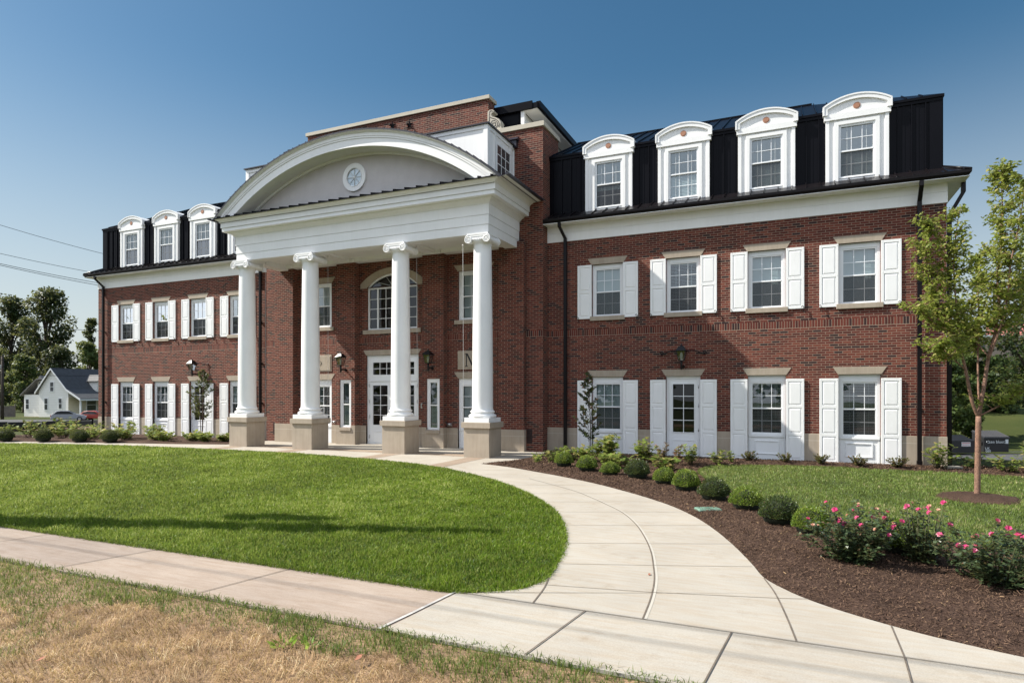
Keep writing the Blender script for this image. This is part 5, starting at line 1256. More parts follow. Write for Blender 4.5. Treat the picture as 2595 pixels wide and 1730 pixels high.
for i, (nm, lab, x, y, h, sp_, ns, lp, ls, m_) in enumerate([
    ("hydrangea","tall bright green leafy plant in the middle of the right bed",8.55,-2.9,.72,.42,16,16,.15,H),
    ("hydrangea","leafy plant left of the tall green one, before the slender tree",7.85,-2.75,.45,.38,10,12,.13,H),
    ("hydrangea","green plant beneath the gap between the right wing window and white door",9.25,-2.3,.62,.33,10,12,.13,H),
    ("hydrangea","low yellowing plant at the foot of the slender tree by the wall",7.35,-2.6,.36,.34,10,10,.12,H),
    ("hydrangea","broad plant with yellow leaves between the second and third boxwoods from the portico",8.9,-3.9,.38,.36,10,9,.15,H),
    ("withered_plant","brown withered plant just left of the single white door",9.62,-1.9,.50,.20,7,14,.085,BRN),
    ("withered_plant","reddish brown dried plant before the lower panel of the white door",10.15,-2.6,.55,.16,5,14,.085,BRN),
    ("hydrangea","half-dry plant with a few green leaves right of the white door panel",10.45,-2.35,.55,.26,8,10,.11,H),
    ("withered_plant","low brown dried plant in front of the left edge of the door",9.85,-2.95,.36,.22,6,12,.09,BRN),
    ("hydrangea","large-leaved low plant between the fourth and fifth boxwoods from the portico",10.05,-3.9,.32,.30,8,8,.16,H),
    ("hydrangea","small upright plant below the shutter right of the white door",11.05,-1.9,.36,.18,6,9,.10,H),
    ("hydrangea","tiny upright plant at the edge of the bed right of the white door",11.35,-1.35,.30,.14,5,8,.09,H),
    ("hydrangea","scrubby plant at the right building corner beside the downspout",15.98,-.75,.62,.33,11,12,.11,H),
    ("hydrangea","low bush left of the first boxwood next to the portico pedestal",7.1,-3.2,.30,.34,9,10,.09,H),
    ("hydrangea","small sprig in the bare mulch by the rightmost pedestal",6.45,-2.9,.20,.16,5,8,.08,H),
    ("hydrangea","small leafy sprout in the mulch between pedestal and first boxwood",6.75,-3.55,.20,.14,5,8,.08,H),
    ("hydrangea","small sprig against the dark downspout foot in the right bed",6.55,-1.6,.24,.2,5,8,.08,H)]):
    perennial(nm, lab, "plant", x, y, h*1.25, sp_*1.2, int(ns*1.9), lp, ls*1.15, m_, gh, seed=i+1)
for i, (x, y, lab) in enumerate([(11.75,-.95,"small azalea under the left shutter of the third ground-floor window"),(12.62,-.9,"small azalea before the apron panel of the third ground-floor window"),
    (13.45,-.85,"small azalea at the foot of the shutter pair between the last two windows"),(14.28,-.85,"small azalea before the apron panel of the rightmost ground-floor window"),
    (15.12,-.85,"small azalea beneath the rightmost shutter of the ground floor")]):
    perennial("azalea", lab, "shrub", x, y, .33, .26, 22, 30, .052, M['azalea_leaf'], "small azaleas along the right wing wall", seed=40+i, stem=M['twig'], up=.55)
for i, (x, y, h, sp_, lab) in enumerate([(17.3,-.9,.55,.5,"leafy shrub on the bed edge just right of the young tree trunk"),(18.1,-1.0,.5,.5,"loose leafy shrub at the right edge of the photo behind the side lawn"),(17.75,-.55,.85,.22,"tall thin plant rising over the road edge at the right"),
    (16.7,-.3,.42,.45,"dark low shrub in the shade behind the right building corner")]):
    perennial("leafy_shrub", lab, "shrub", x, y, h, sp_, 14 if sp_ > .3 else 6, 14, .11, H if i < 3 else M['oak_leaf'], "shrubs past the right corner", seed=60+i)
gl_ = "leafy plants before the left wing"
LL_ = [(-15.6,-3.2,.75,.6),(-14.9,-2.2,.8,.55),(-14.0,-2.9,.6,.6),(-13.1,-2.3,.7,.55),(-12.3,-2.9,.55,.6),(-11.5,-2.0,.75,.5),(-10.7,-2.6,.5,.5),(-10.0,-1.9,.62,.5),(-9.3,-2.2,.42,.5),(-8.6,-2.5,.36,.45),(-7.9,-1.8,.40,.42),(-7.2,-1.9,.34,.4),(-6.5,-1.6,.30,.35),(-16.8,-3.6,.55,.5)]
WHERE = ["left of the building corner near the grass", "at the left building corner", "below the left corner downspout", "under the leftmost ground-floor window", "between the two leftmost ground-floor windows", "under the second ground-floor window from the left", "before the shutters between window and left wing door",
         "left of the small dark tree at the left wing door", "in front of the small dark tree by the left wing door", "right of the small dark tree", "under the last left wing window", "before the last shutter left of the portico", "against the leftmost pedestal", "at the far left end of the left bed"]
for i, ((x, y, h, sp_), w_) in enumerate(zip(LL_, WHERE)): perennial("hydrangea", "leafy plant " + w_, "plant", x, y, h*1.15, sp_*1.1, 20, 13, .16, H, gl_, seed=80+i)

# ---- slim magnolias against the walls
def slim_tree(label, x, y, h, rad_, n, mat, seed, bare, multi=1):
    r_ = np.random.default_rng(seed); t = thing("magnolia_tree", label, "tree", (x, y, 0)); tr = MB(); C_, D_, S_, T_ = [], [], [], []
    for k in range(multi):
        a0 = k*2.1; tip = np.array([.10*math.cos(a0)*(multi > 1), .10*math.sin(a0)*(multi > 1), h*(1 if k == 0 else .82)])
        tr.tube([(.02*math.cos(a0), .02*math.sin(a0), -.05), (.06*math.cos(a0), .06*math.sin(a0), h*.3), tuple(tip)], [.018, .014, .004], 7)
    for i in range(46):
        z = h*(bare + (1-bare)*(i/46)); q = rad_*(1 - ((z/h - bare)/(1.02-bare))**1.6)*r_.uniform(.5, 1.1)*min(1, .55 + (z/h-bare)*3); a = r_.uniform(0, 6.28)
        p0 = np.array([0, 0, z - .22*q]); p1 = np.array([q*math.cos(a), q*math.sin(a), z + q*.65]); tr.tube([tuple(p0), tuple(p1)], [.006, .003], 5)
        for j in range(n//46):
            u_ = r_.uniform(.25, 1.05); C_.append(p0 + (p1-p0)*u_); D_.append([math.cos(a)+r_.normal(0, .7), math.sin(a)+r_.normal(0, .7), r_.normal(.35, .5)]); S_.append(r_.uniform(.07, .135)); T_.append(r_.normal(.42, .28) + .2*(z/h > .8))
    tr.build("trunk", M['twig'], t); D_ = unit(np.array(D_)); C_ = np.array(C_)
    link("crown", leaf_mesh("crown", mat, C_, D_, unit(rand_dir(len(C_), r_) + np.array([0, 0, .6])), np.array(S_), np.array(S_)*.22, np.array(T_)), t); return t
slim_tree("slender glossy magnolia with reddish top before the right wing wall", 7.52, -1.55, 2.42, .42, 1000, M['mag_leaf'], 5, .22)
slim_tree("small dark leafy tree with bare lower stems before the left wing door", -8.45, -1.0, 2.75, .62, 1100, M['oak_leaf'], 9, .30, 3)

# ---- roses
def rose_bush(label, x, y, h, sp_, n, nfl, seed, skew=0.0):
    r_ = np.random.default_rng(seed); t = thing("rose_bush", label, "rose bush", (x, y, .04), 0, "pink rose bushes in the mulch bed"); st = MB(); C_, D_, N_, S_, T_ = [], [], [], [], []; tips = []
    for i in range(34):
        a = r_.uniform(0, 6.28); q = sp_*r_.uniform(.1, 1)**.6; hh = h*(r_.uniform(.55, 1.0) if q < sp_*.8 else r_.uniform(.35, .8))
        p0 = np.array([.05*math.cos(a), .05*math.sin(a), -.05]); p2 = np.array([q*math.cos(a) + skew*hh, q*math.sin(a), hh]); p1 = (p0+p2)/2 + np.array([.1*q*math.cos(a), .1*q*math.sin(a), .06])
        st.tube([tuple(p0), tuple(p1), tuple(p2)], [.007, .005, .003], 5); tips.append(p2)
        for j in range(n//34):
            u_ = r_.uniform(.12, 1.0); b = p0*(1-u_)**2 + 2*p1*u_*(1-u_) + p2*u_*u_ + r_.normal(0, .035, 3); b[2] = max(b[2], .02)
            ang = r_.uniform(0, 6.28)
            for m_ in range(3):     # leaflets in threes
                an = ang + (m_-1)*.9; C_.append(b); D_.append([math.cos(an), math.sin(an), r_.normal(.1, .35)]); N_.append([r_.normal(0, .4), r_.normal(0, .4), 1]); S_.append(r_.uniform(.028, .052)); T_.append(r_.normal(.45, .25) + .25*(u_-.5))
    C_, D_, N_, S_, T_ = np.array(C_), unit(np.array(D_)), unit(np.array(N_)), np.array(S_), np.array(T_)
    link("foliage", leaf_mesh("foliage", M['rose_leaf'], C_, D_, N_, S_, S_*.36, T_, .3), t); st.build("stem", M['stem'], t)
    tips.sort(key=lambda p: -p[2])
    for k in range(nfl):
        p = tips[k % len(tips)] + r_.normal(0, .02, 3)*(k >= len(tips)) + np.array([0, 0, .015]); faded = r_.uniform() < .2; s_ = r_.uniform(.024, .040)*(.7 if faded else 1)
        a = np.linspace(0, 2*np.pi*1.6, 11)[:-1]; ring_ = np.arange(10)//5
        el = np.where(ring_ == 0, .25, .85); d = np.stack([np.cos(a)*np.cos(el), np.sin(a)*np.cos(el), np.sin(el)], 1)
        tilt = unit(np.array([[r_.normal(0, .5), -.5 + r_.normal(0, .4), 1.0]]))[0]; ax = np.cross([0, 0, 1], tilt); R_ = np.array(Matrix.Rotation(math.acos(max(-1, min(1, tilt[2]))), 3, Vector(ax).normalized() if np.linalg.norm(ax) > 1e-5 else Vector((1, 0, 0))))
        d = d @ R_.T; nr = np.tile(tilt, (10, 1))
        link("rose_flower", leaf_mesh("rose_flower", M['faded'] if faded else M['pink'], np.tile(p, (10, 1)), unit(d), nr, np.full(10, s_), np.full(10, s_*.55), r_.uniform(0, 1, 10), .35), t)
    return t
rose_bush("large pink rose bush at the middle of the mulch bed", 13.38, -10.95, .60, .52, 2300, 24, 3, .05)
rose_bush("small leggy pink rose bush between the two larger ones", 14.08, -10.75, .66, .26, 520, 10, 5, .02)
rose_bush("broad pink rose bush at the right edge of the photo", 14.62, -11.35, .56, .60, 2300, 26, 8, .05)

# ---- young street tree on the side lawn
tree = thing("young_tree", "young yellow-green tree with forked reddish trunk on the side lawn", "tree", (15.76, -5.22, 0))
TF = fw_of(15.76, -5.22); TB = np.array([15.76, -5.22, 0])
def S7(x, y, off=0.0):
    p = at_fw(2280 + x/1.743, TF + off, v=400 + y/1.743); return p - TB
tr = MB(); r_ = np.random.default_rng(21)
LIMBS = [ # (points in the photo, depth offsets at the two ends, radii)
    ([(342,1512),(345,1320),(348,1140)], (0, 0), (.050, .044)),
    ([(346,1142),(318,1070),(292,940),(270,860),(235,770),(190,690),(150,620),(125,520),(118,400),(128,290)], (0, -.25), (.030, .007)),
    ([(348,1142),(372,1010),(392,880),(415,800),(438,660),(432,520),(450,380),(455,250),(450,120),(452,45)], (0, .15), (.036, .006)),
    ([(350,1075),(346,960),(346,820),(350,700),(345,560),(352,440)], (.05, .55), (.020, .006)),
    ([(392,890),(440,760),(475,620),(490,470),(520,330),(545,190),(560,100)], (.0, -.35), (.020, .006)),
    ([(270,862),(258,740),(245,600),(238,480),(246,360),(262,240)], (-.1, -.45), (.018, .006)),
    ([(352,1138),(430,1100),(490,1062),(550,1030),(620,985)], (0, -.3), (.016, .006)),
    ([(415,800),(480,720),(560,640),(630,560)], (.05, .4), (.016, .005)), ([(235,770),(180,750),(120,700),(60,665)], (-.15, -.5), (.012, .004)),
    ([(438,660),(500,600),(560,500),(600,400)], (.1, .5), (.013, .005)), ([(395,880),(330,800),(280,690),(250,650)], (0, .6), (.014, .005)),
    ([(345,820),(300,760),(230,840),(170,900)], (.3, .0), (.010, .004)), ([(292,940),(230,880),(180,850),(130,840)], (-.05, -.5), (.010, .004))]
C_, D_, S_, T_ = [], [], [], []
for li, (pts, (o0, o1), (ra, rb)) in enumerate(LIMBS):
    P3 = [S7(x, y, o0 + (o1-o0)*i/(len(pts)-1)) for i, (x, y) in enumerate(pts)]
    Q = np.array(smooth_line(P3, 4)); k = len(Q); tr.tube([tuple(q) for q in Q], [ra + (rb-ra)*i/(k-1) for i in range(k)], 10 if li == 0 else 7)
    if li == 0: continue
    long_ = sum(np.linalg.norm(Q[i+1]-Q[i]) for i in range(k-1)); nt_ = int(long_*30)
    for s_ in range(nt_):
        u_ = r_.uniform(.34 if li < 4 else .18, 1.0); i = min(k-2, int(u_*(k-1))); b = Q[i] + (Q[i+1]-Q[i])*(u_*(k-1) - i)
        if b[2] < 1.75 and li != 6: continue
        a = r_.uniform(0, 6.28); ln_ = r_.uniform(.18, .52)*(1.15 - .5*u_); e = b + np.array([math.cos(a)*ln_*.8, math.sin(a)*ln_*.8, ln_*r_.uniform(.15, .8)]); mid_ = (b+e)/2 + np.array([0, 0, .03])
        tr.tube([tuple(b), tuple(mid_), tuple(e)], [.005, .0035, .002], 4, cap=False)
        for j in range(r_.integers(16, 30)):
            v_ = r_.uniform(.2, 1.08); c = b + (e-b)*v_ + r_.normal(0, .028, 3); an = r_.uniform(0, 6.28)
            C_.append(c); D_.append([math.cos(an), math.sin(an), r_.normal(-.35, .45)]); S_.append(r_.uniform(.055, .10)); T_.append(r_.normal(.52, .24))
tr.build("trunk", M['bark'], tree)
C_ = np.array(C_); D_ = unit(np.array(D_)); S_ = np.array(S_)
link("crown", leaf_mesh("crown", M['tree_leaf'], C_, D_, unit(rand_dir(len(C_), r_) + np.array([0, 0, .8])), S_, S_*.24, np.array(T_)), tree)
# mulch ring
px = [15.76 + .62*math.cos(a) + .05*math.sin(5*a) for a in np.linspace(0, 2*np.pi, 40)[:-1]]; py = [-5.30 + .62*math.sin(a) + .03*math.cos(4*a) for a in np.linspace(0, 2*np.pi, 40)[:-1]]
RING = list(zip(px, py))
def ring_bed():
    m = mulch_h; xs_ = np.arange(15.1, 16.45, .045); ys_ = np.arange(-5.96, -4.6, .045); X, Y = np.meshgrid(xs_, ys_); sh = X.shape; X = X.ravel(); Y = Y.ravel(); ok = in_poly(X, Y, RING)
    Z = np.full(len(X), -.03); Z[ok] = m(X[ok], Y[ok], RING) + .035
    ii = np.arange(len(X)).reshape(sh); f = np.stack([ii[:-1,:-1], ii[:-1,1:], ii[1:,1:], ii[1:,:-1]], -1).reshape(-1, 4); f = f[ok[f].any(1)]; u_ = np.unique(f); mp_ = np.full(len(X), -1); mp_[u_] = np.arange(len(u_))
    tag(link("mulch_ring", np_mesh("mulch_ring", np.stack([X, Y, Z], 1)[u_], mp_[f], M['mulch'])), kind="structure")
ring_bed(); shreds(RING, 5000, "mulch_shreds")

# ---- small things in the beds and grass
t = thing("utility_cover", "flat green plastic utility cover set in the mulch", "utility cover", (11.58, -8.46, .05), .5)
MB().box(-.19, .19, -.12, .12, -.03, .02).build("lid", simple("green_plastic", (0.13, 0.225, 0.17), .6, .1, 8.0), t, bevel=.02)
lm = MB()
for k in range(5): lm.box(-.03, .03, -.05+k*.025-.004, -.05+k*.025+.004, .02, .0225)
lm.build("lid_grip", simple("green_plastic_dark", (0.10, 0.20, 0.15), .6, .1, 8.0), t)
t = thing("splash_block", "low concrete splash block at the right building corner", "splash block", (16.30, -.62, .05), .2); MB().prism_xy([(-.16,-.1),(.16,-.14),(.16,.14),(-.16,.1)], -.04, .06).build("block", M['conc_new'], t, bevel=.01)
for (x, y, lab, s_) in ((10.07,-15.2,"curled reddish brown fallen leaf on the dry verge",.055), (8.1,-16.1,"pale reddish fallen leaf on the dry grass at the lower left",.045), (11.46,-12.3,"tiny orange leaf on the walkway joint",.035)):
    m = MB(); pts = [(0,-1),(.35,-.45),(.62,-.1),(.3,.3),(.12,1),(-.2,.4),(-.55,.05),(-.3,-.5)]
    m.add([(a*s_*.7, b*s_, .06*(x < 11) + s_*(.25*abs(a) + .12*math.sin(3*b)) + (.03 if x > 11 else 0)) for a, b in pts], [(0,1,2,3,4,5,6,7)])
    o = m.build("fallen_leaf", simple("dead_leaf", (0.30, 0.12, 0.07), .8, .3, 30.0), None, (x, y, 0)); tag(o, lab, "leaf")
for i, (x, y, lab) in enumerate([(9.36,-15.16,"bright green weed tuft in the dry verge"), (9.55,-15.1,"smaller bright weed right of the other weed tuft")]):
    r_ = np.random.default_rng(i); n = 26 - 8*i; a = r_.uniform(0, 6.28, n); q = r_.uniform(0, .07, n)
    c = np.stack([q*np.cos(a), q*np.sin(a), np.full(n, .01)], 1); d = unit(np.stack([np.cos(a), np.sin(a), r_.uniform(.4, 1.6, n)], 1))
    o = link("weed", leaf_mesh("weed", leaf_mat("weed_leaf%d" % i, (0.10, 0.20, 0.015), (0.20, 0.36, 0.03), trans=.4), c, d, unit(rand_dir(n, r_) + np.array([0, 0, 1])), r_.uniform(.05, .10, n), r_.uniform(.008, .014, n), r_.uniform(0, 1, n)), None, (x, y, 0)); tag(o, lab, "weed", "weeds in the verge")
r_ = np.random.default_rng(77)
x, y = sample_poly(MULCH_R, 60, r_); k = (y < -8.5) & (edge_dist(x, y, MULCH_R) > .1); x, y = x[k][:14], y[k][:14]
Cs, Ds, Ss = [], [], []
for a_, b_ in zip(x, y):
    for j in range(7): an = r_.uniform(0, 6.28); Cs.append([a_, b_, .07]); Ds.append([math.cos(an), math.sin(an), r_.uniform(.2, 1.0)]); Ss.append(r_.uniform(.03, .06))
tag(link("seedling_weeds", leaf_mesh("seedling_weeds", M['hyd_leaf'], np.array(Cs), unit(np.array(Ds)), unit(rand_dir(len(Cs), r_) + np.array([0, 0, 1.0])), np.array(Ss), np.array(Ss)*.16, r_.uniform(0, 1, len(Cs)))), kind="stuff")
# ================================================================== BEYOND THE BUILDING
def big_tree(label, u, fw, top_v, half_px, crown_lo, mat, seed, n_clump=26, leaf=.30, per=230, gap=.0, group="trees beyond the street", trunks=1, flat=.8, name="broadleaf_tree"):
    """u, top_v, half_px: where its top and sides stand in the photograph, at forward distance fw"""
    r_ = np.random.default_rng(seed); g0 = on_ground(u, fw); H_ = CZ + (993.5 - top_v)/1600*fw - g0[2]; R_ = half_px/1600*fw
    t = thing(name, label, "tree", tuple(g0), 0, group); tr = MB(); lo = crown_lo*H_; C_, D_, N_, S_, T_ = [], [], [], [], []
    for k in range(trunks): tr.tube([(k*.4, 0, -.3), (k*.5, 0, lo*.7), (k*.3 - .2*trunks, 0, H_*.62)], [H_*.024, H_*.019, H_*.008], 9)
    cl = []
    for i in range(n_clump):
        z = lo + (H_-lo)*((i+.5)/n_clump); s_ = (z-lo)/(H_-lo); prof = (math.sin(math.pi*min(1, .16 + s_*.84))**.62); a = r_.uniform(0, 6.28); q = R_*prof*r_.uniform(.25, .86)
        cl.append((q*math.cos(a), q*math.sin(a), min(z, H_ - R_*.2), R_*r_.uniform(.20, .38)))
    cl.append((0, 0, H_ - R_*.26, R_*.26))
    for cx_, cy_, cz_, cr_ in cl:
        tr.tube([(0, 0, max(lo*.6, cz_ - R_*.9)), (cx_*.5, cy_*.5, cz_ - R_*.30), (cx_, cy_, cz_)], [H_*.007, H_*.005, H_*.002], 5, cap=False)
        n = int(per*(cr_/(R_*.3))**2); p = rand_dir(n, r_); q = r_.uniform(.35, 1.0, n)**.5*cr_*(1 + .25*np.sin(p[:, 0]*4 + cx_)*np.cos(p[:, 2]*5 + cy_)); c = p*q[:, None]; c[:, 2] *= flat
        C_.append(c + np.array([cx_, cy_, cz_])); D_.append(unit(p*.5 + rand_dir(n, r_) + np.array([0, 0, -.25]))); N_.append(unit(p + np.array([0, 0, .8]) + rand_dir(n, r_)*.6)); S_.append(r_.uniform(.6, 1.25, n)*leaf); T_.append(np.clip(r_.normal(.40, .2, n) + .22*p[:, 2] + r_.normal(0, .08), 0, 1))
    C_, D_, N_, S_, T_ = map(np.concatenate, (C_, D_, N_, S_, T_))
    tr.build("trunk", M['bark_dark'], t); link("crown", leaf_mesh("crown", mat, C_, D_, N_, S_, S_*.42, T_), t); return t
big_tree("tall dark broadleaf tree behind the white house, left of the pair", 30, 105, 752, 62, .22, M['oak_leaf'], 1, 30, .42, 210)
big_tree("tallest dark tree with twin-peaked crown right behind the white house", 118, 100, 733, 80, .24, M['oak_leaf'], 2, 42, .42, 200, trunks=2)
big_tree("small open-crowned tree beside the left building corner", 228, 92, 806, 30, .5, M['oak_leaf'], 3, 14, .34, 110, flat=.55)
big_tree("bushy mid-green tree low between white house and brick building", 222, 84, 868, 46, .12, M['mid_leaf'], 4, 22, .34, 180)
big_tree("low green tree behind the left roof of the white house", 60, 88, 900, 44, .1, M['mid_leaf'], 5, 22, .34, 180)
big_tree("dark tree mass at the left edge behind the utility pole", -20, 92, 880, 60, .05, M['oak_leaf'], 6, 26, .36, 180)
big_tree("dark low tree filling the gap behind the white house ridge", 150, 96, 880, 60, .05, M['oak_leaf'], 7, 24, .36, 180)
gR = "trees behind the car park on the right"
big_tree("dense dark green tree right behind the right building corner", 2446, 47, 845, 58, .04, M['mid_leaf'], 11, 34, .20, 330, group=gR)
big_tree("tall tree behind the brick building, shading the grass slope", 2325, 60, 760, 120, .15, M['oak_leaf'], 18, 30, .32, 220, group=gR)
big_tree("large dark-crowned tree at the right edge above the car park", 2620, 44, 690, 130, .28, M['oak_leaf'], 12, 34, .24, 260, group=gR)
big_tree("leafy tree on the grass slope behind the young tree", 2520, 58, 905, 60, .06, M['mid_leaf'], 13, 26, .28, 240, group=gR)
big_tree("bushy tree low behind the rubbish containers", 2405, 44, 905, 60, .02, M['mid_leaf'], 14, 28, .22, 240, group=gR)
big_tree("tree with low dark crown at the right edge of the slope", 2600, 64, 900, 70, .08, M['oak_leaf'], 15, 26, .30, 220, group=gR)
big_tree("distant dark tree closing the slope behind the lawn", 2480, 84, 945, 70, .03, M['oak_leaf'], 16, 24, .36, 200, group=gR)
big_tree("distant rounded tree at the far right of the slope", 2580, 86, 955, 60, .03, M['mid_leaf'], 17, 22, .36, 200, group=gR)
# far tree line closing the horizon on both sides
def wood(name, u0, u1, fw, top_v, n, seed):
    r_ = np.random.default_rng(seed); C_ = []; 
    for i in range(n):
        u_ = r_.uniform(u0, u1); f = fw*r_.uniform(.92, 1.12); g0 = on_ground(u_, f); H_ = (993.5-top_v)/1600*f*r_.uniform(.6, 1.0) + CZ - g0[2]
        k = 150; p = rand_dir(k, r_); c = p*np.array([H_*.35, H_*.35, H_*.5])*r_.uniform(.6, 1, (k, 1)) + g0 + np.array([0, 0, H_*.5]); C_.append(c)
    C_ = np.concatenate(C_); n = len(C_); S_ = r_.uniform(.8, 1.6, n)*fw*.005
    tag(link(name, leaf_mesh(name, M['oak_leaf'], C_, rand_dir(n, r_), unit(rand_dir(n, r_) + np.array([0, -.5, .8])), S_, S_*.5, np.clip(r_.normal(.5, .2, n), 0, 1))), kind="stuff")
wood("far_wood", -160, 330, 190, 940, 70, 5); wood("far_wood", 2330, 2800, 190, 945, 70, 6)
def street_wood(x0, x1, y, h, n, seed):
    """the belt of trees across the street, seen in the window panes"""
    r_ = np.random.default_rng(seed); C_ = []
    for i in range(n):
        c0 = np.array([r_.uniform(x0, x1), y + r_.uniform(-4, 3), 0]); H_ = h*r_.uniform(.7, 1.1); p = rand_dir(260, r_); C_.append(p*np.array([H_*.3, H_*.3, H_*.48])*r_.uniform(.55, 1, (260, 1)) + c0 + np.array([0, 0, H_*.52]))
    C_ = np.concatenate(C_); n = len(C_); S_ = r_.uniform(.5, 1.0, n)
    tag(link("far_wood", leaf_mesh("far_wood", M['mid_leaf'], C_, rand_dir(n, r_), unit(rand_dir(n, r_) + np.array([0, .4, .8])), S_, S_*.5, np.clip(r_.normal(.5, .2, n), 0, 1))), kind="stuff")
street_wood(-48, 60, -52, 11.5, 34, 9); street_wood(-150, -48, -60, 15, 40, 10)

# ---- white clapboard house
def siding(name, col):
    m, t, o = new_mat(name); g = N(t, "ShaderNodeNewGeometry"); sp = N(t, "ShaderNodeSeparateXYZ"); L(t, g.outputs["Position"], sp.inputs[0])
    f = math_n(t, 'FRACT', math_n(t, 'MULTIPLY', sp.outputs[2], 5.2)); r = ramp(t, [(0.0, tuple(c*.62 for c in col)), (0.14, col), (1.0, tuple(min(1, c*1.03) for c in col))]); L(t, f, r.inputs[0])
    p = N(t, "ShaderNodeBsdfPrincipled", i_Roughness=.6); L(t, r.outputs[0], p.inputs["Base Color"]); L(t, p.outputs[0], o.inputs[0]); return m
M['siding'] = siding("cream_siding", (0.86, 0.84, 0.79)); M['siding2'] = siding("yellow_siding", (0.66, 0.60, 0.44))
M['shingle'] = simple("grey_shingle", (0.085, 0.09, 0.10), .9, .2, 3.0, bump=.4, bscale=30, fine=.3); M['shingle2'] = simple("light_grey_shingle", (0.19, 0.185, 0.18), .9, .15, 3.0, fine=.2)
M['dark_pane'] = simple("dark_window_pane", (0.035, 0.04, 0.045), .1, .2, 2.0, spec=.7)
hp = on_ground(105 + 0, 72); hx = at_fw((435/3.2667), 72); base_z = float(hgt(hx[0], hx[1]))
HS = thing("white_house", "cream white clapboard house with grey gabled roof across the street", "house", (hx[0], hx[1], base_z), YAW - rad(12))
# local x along the gable wall (to the right and nearer), y back along the ridge
Wl, Wr, Hr, He, Ln = -1.9, 2.15, 5.5, 3.0, 9.5
m = MB(); m.prism_xz([(Wl, -.2), (Wr, -.2), (Wr, He), (0, Hr), (Wl, He)], 0, Ln); m.build("house_wall", M['siding'], HS)
m = MB(); m.prism_xz([(-4.9, -.2), (Wl, -.2), (Wl, 2.55), (-4.9, 2.55)], .8, Ln-1); m.build("house_wall", M['siding'], HS)
r1 = MB()
def roof_slab(mb_, a, b, y0, y1, t=.12): mb_.prism_xz([a, b, (b[0], b[1]+t), (a[0], a[1]+t)] if a[0] < b[0] else [b, a, (a[0], a[1]+t), (b[0], b[1]+t)], y0, y1)
roof_slab(r1, (0, Hr), (Wr+.05, He+.05), -.25, Ln+.2); roof_slab(r1, (Wr+.05, He+.05), (Wr+1.9, He-1.0), -.25, Ln+.2); rf_ = r1.build("roof", M['shingle'], HS)
r1 = MB(); roof_slab(r1, (Wl-.3, He-.3), (0, Hr), -.25, Ln+.2); roof_slab(r1, (-5.2, 2.4), (Wl-.9, 4.3), .5, Ln-.7); roof_slab(r1, (Wl-.9, 4.3), (Wl+.9, 4.3), .5, Ln-.7, .1); r1.build("roof", M['shingle2'], HS)
m = MB()
for a, b in (((Wl-.3, He-.3), (0, Hr)), ((0, Hr), (Wr+.05, He+.05)), ((Wr+.05, He+.05), (Wr+1.9, He-1.0))): m.prism_xz([(a[0], a[1]-.12), (b[0], b[1]-.12), (b[0], b[1]+.10), (a[0], a[1]+.10)], -.30, -.24)
m.box(Wr+1.75, Wr+1.95, -.25, Ln, He-1.12, He-.95); m.build("trim", M['white'], HS)
def house_window(x, z, w, h, y=0.0, side=False):
    f = MB(); g = MB()
    if not side:
        f.box(x-w/2-.1, x+w/2+.1, y-.05, y, z-.1, z+h+.1); g.box(x-w/2, x+w/2, y-.06, y-.049, z, z+h/2-.03); g.box(x-w/2, x+w/2, y-.06, y-.049, z+h/2+.03, z+h)
    else:
        f.box(y, y+.05, x-w/2-.1, x+w/2+.1, z-.1, z+h+.1); g.box(y+.049, y+.06, x-w/2, x+w/2, z, z+h/2-.03); g.box(y+.049, y+.06, x-w/2, x+w/2, z+h/2+.03, z+h)
    o = f.build("window", M['white'], HS); g.build("pane", M['dark_pane'], o)
house_window(-.05, 2.95, .42, 1.0); house_window(-.85, .85, .4, 1.25); house_window(1.1, 1.0, .38, 1.1)
house_window(-2.35, .85, .35, 1.25, .8); house_window(-4.4, .9, .4, 1.1, .8)
for dy in (4.2,):                                        # shed dormer with a small gable on the right slope
    f = MB(); f.box(.9, 2.75, dy-.9, dy+.9, 2.9, 4.1); f.prism_yz([(dy-.9, 4.1), (dy+.9, 4.1), (dy, 4.75)], .3, 2.75); o = f.build("dormer", M['siding'], HS)
    q = MB(); q.prism_yz([(dy-1.1, 4.05), (dy, 4.82), (dy, 4.92), (dy-1.1, 4.15)], .0, 2.95); q.prism_yz([(dy, 4.82), (dy+1.1, 4.05), (dy+1.1, 4.15), (dy, 4.92)], .0, 2.95); q.build("roof", M['shingle2'], o)
    q = MB(); q.box(2.75, 2.80, dy-.42, dy+.42, 3.05, 4.0); q.build("window_frame", M['white'], o); q = MB(); q.box(2.80, 2.81, dy-.32, dy+.32, 3.15, 3.9); q.build("pane", M['dark_pane'], o)
f = MB(); f.box(-3.2, -2.4, 1.0, 2.2, 2.9, 4.2); o = f.build("dormer", M['siding'], HS); q = MB(); q.box(-3.0, -2.6, .94, 1.0, 3.2, 4.0); q.build("pane", M['dark_pane'], o)
q = MB(); q.prism_xz([(-3.35, 4.15), (-2.25, 4.15), (-2.8, 4.75)], .9, 3.2); q.build("roof", M['shingle2'], o)
m = MB(); m.box(Wr, Wr+.03, .02, Ln, 0, 2.2); m.build("porch_wall", M['siding2'], HS)
for y in (.0, 3.2, 6.4): MB().box(Wr+1.6, Wr+1.75, y-.07, y+.07, -.2, He-1.05).build("porch_post", M['white'], HS)
house_window(3.0, .7, 1.2, 1.3, Wr+.03, True); house_window(7.2, .7, 1.2, 1.3, Wr+.03, True)
m = MB(); m.box(Wr+.1, Wr+1.8, -.2, Ln, -.3, .12); m.build("porch_floor", M['conc_new'], HS)
f = MB(); f.prism_xz([(.6, 4.99), (1.0, 4.62), (1.05, 4.68), (.65, 5.05)], 7.0, 7.7); f.build("skylight", M['dark_pane'], HS)

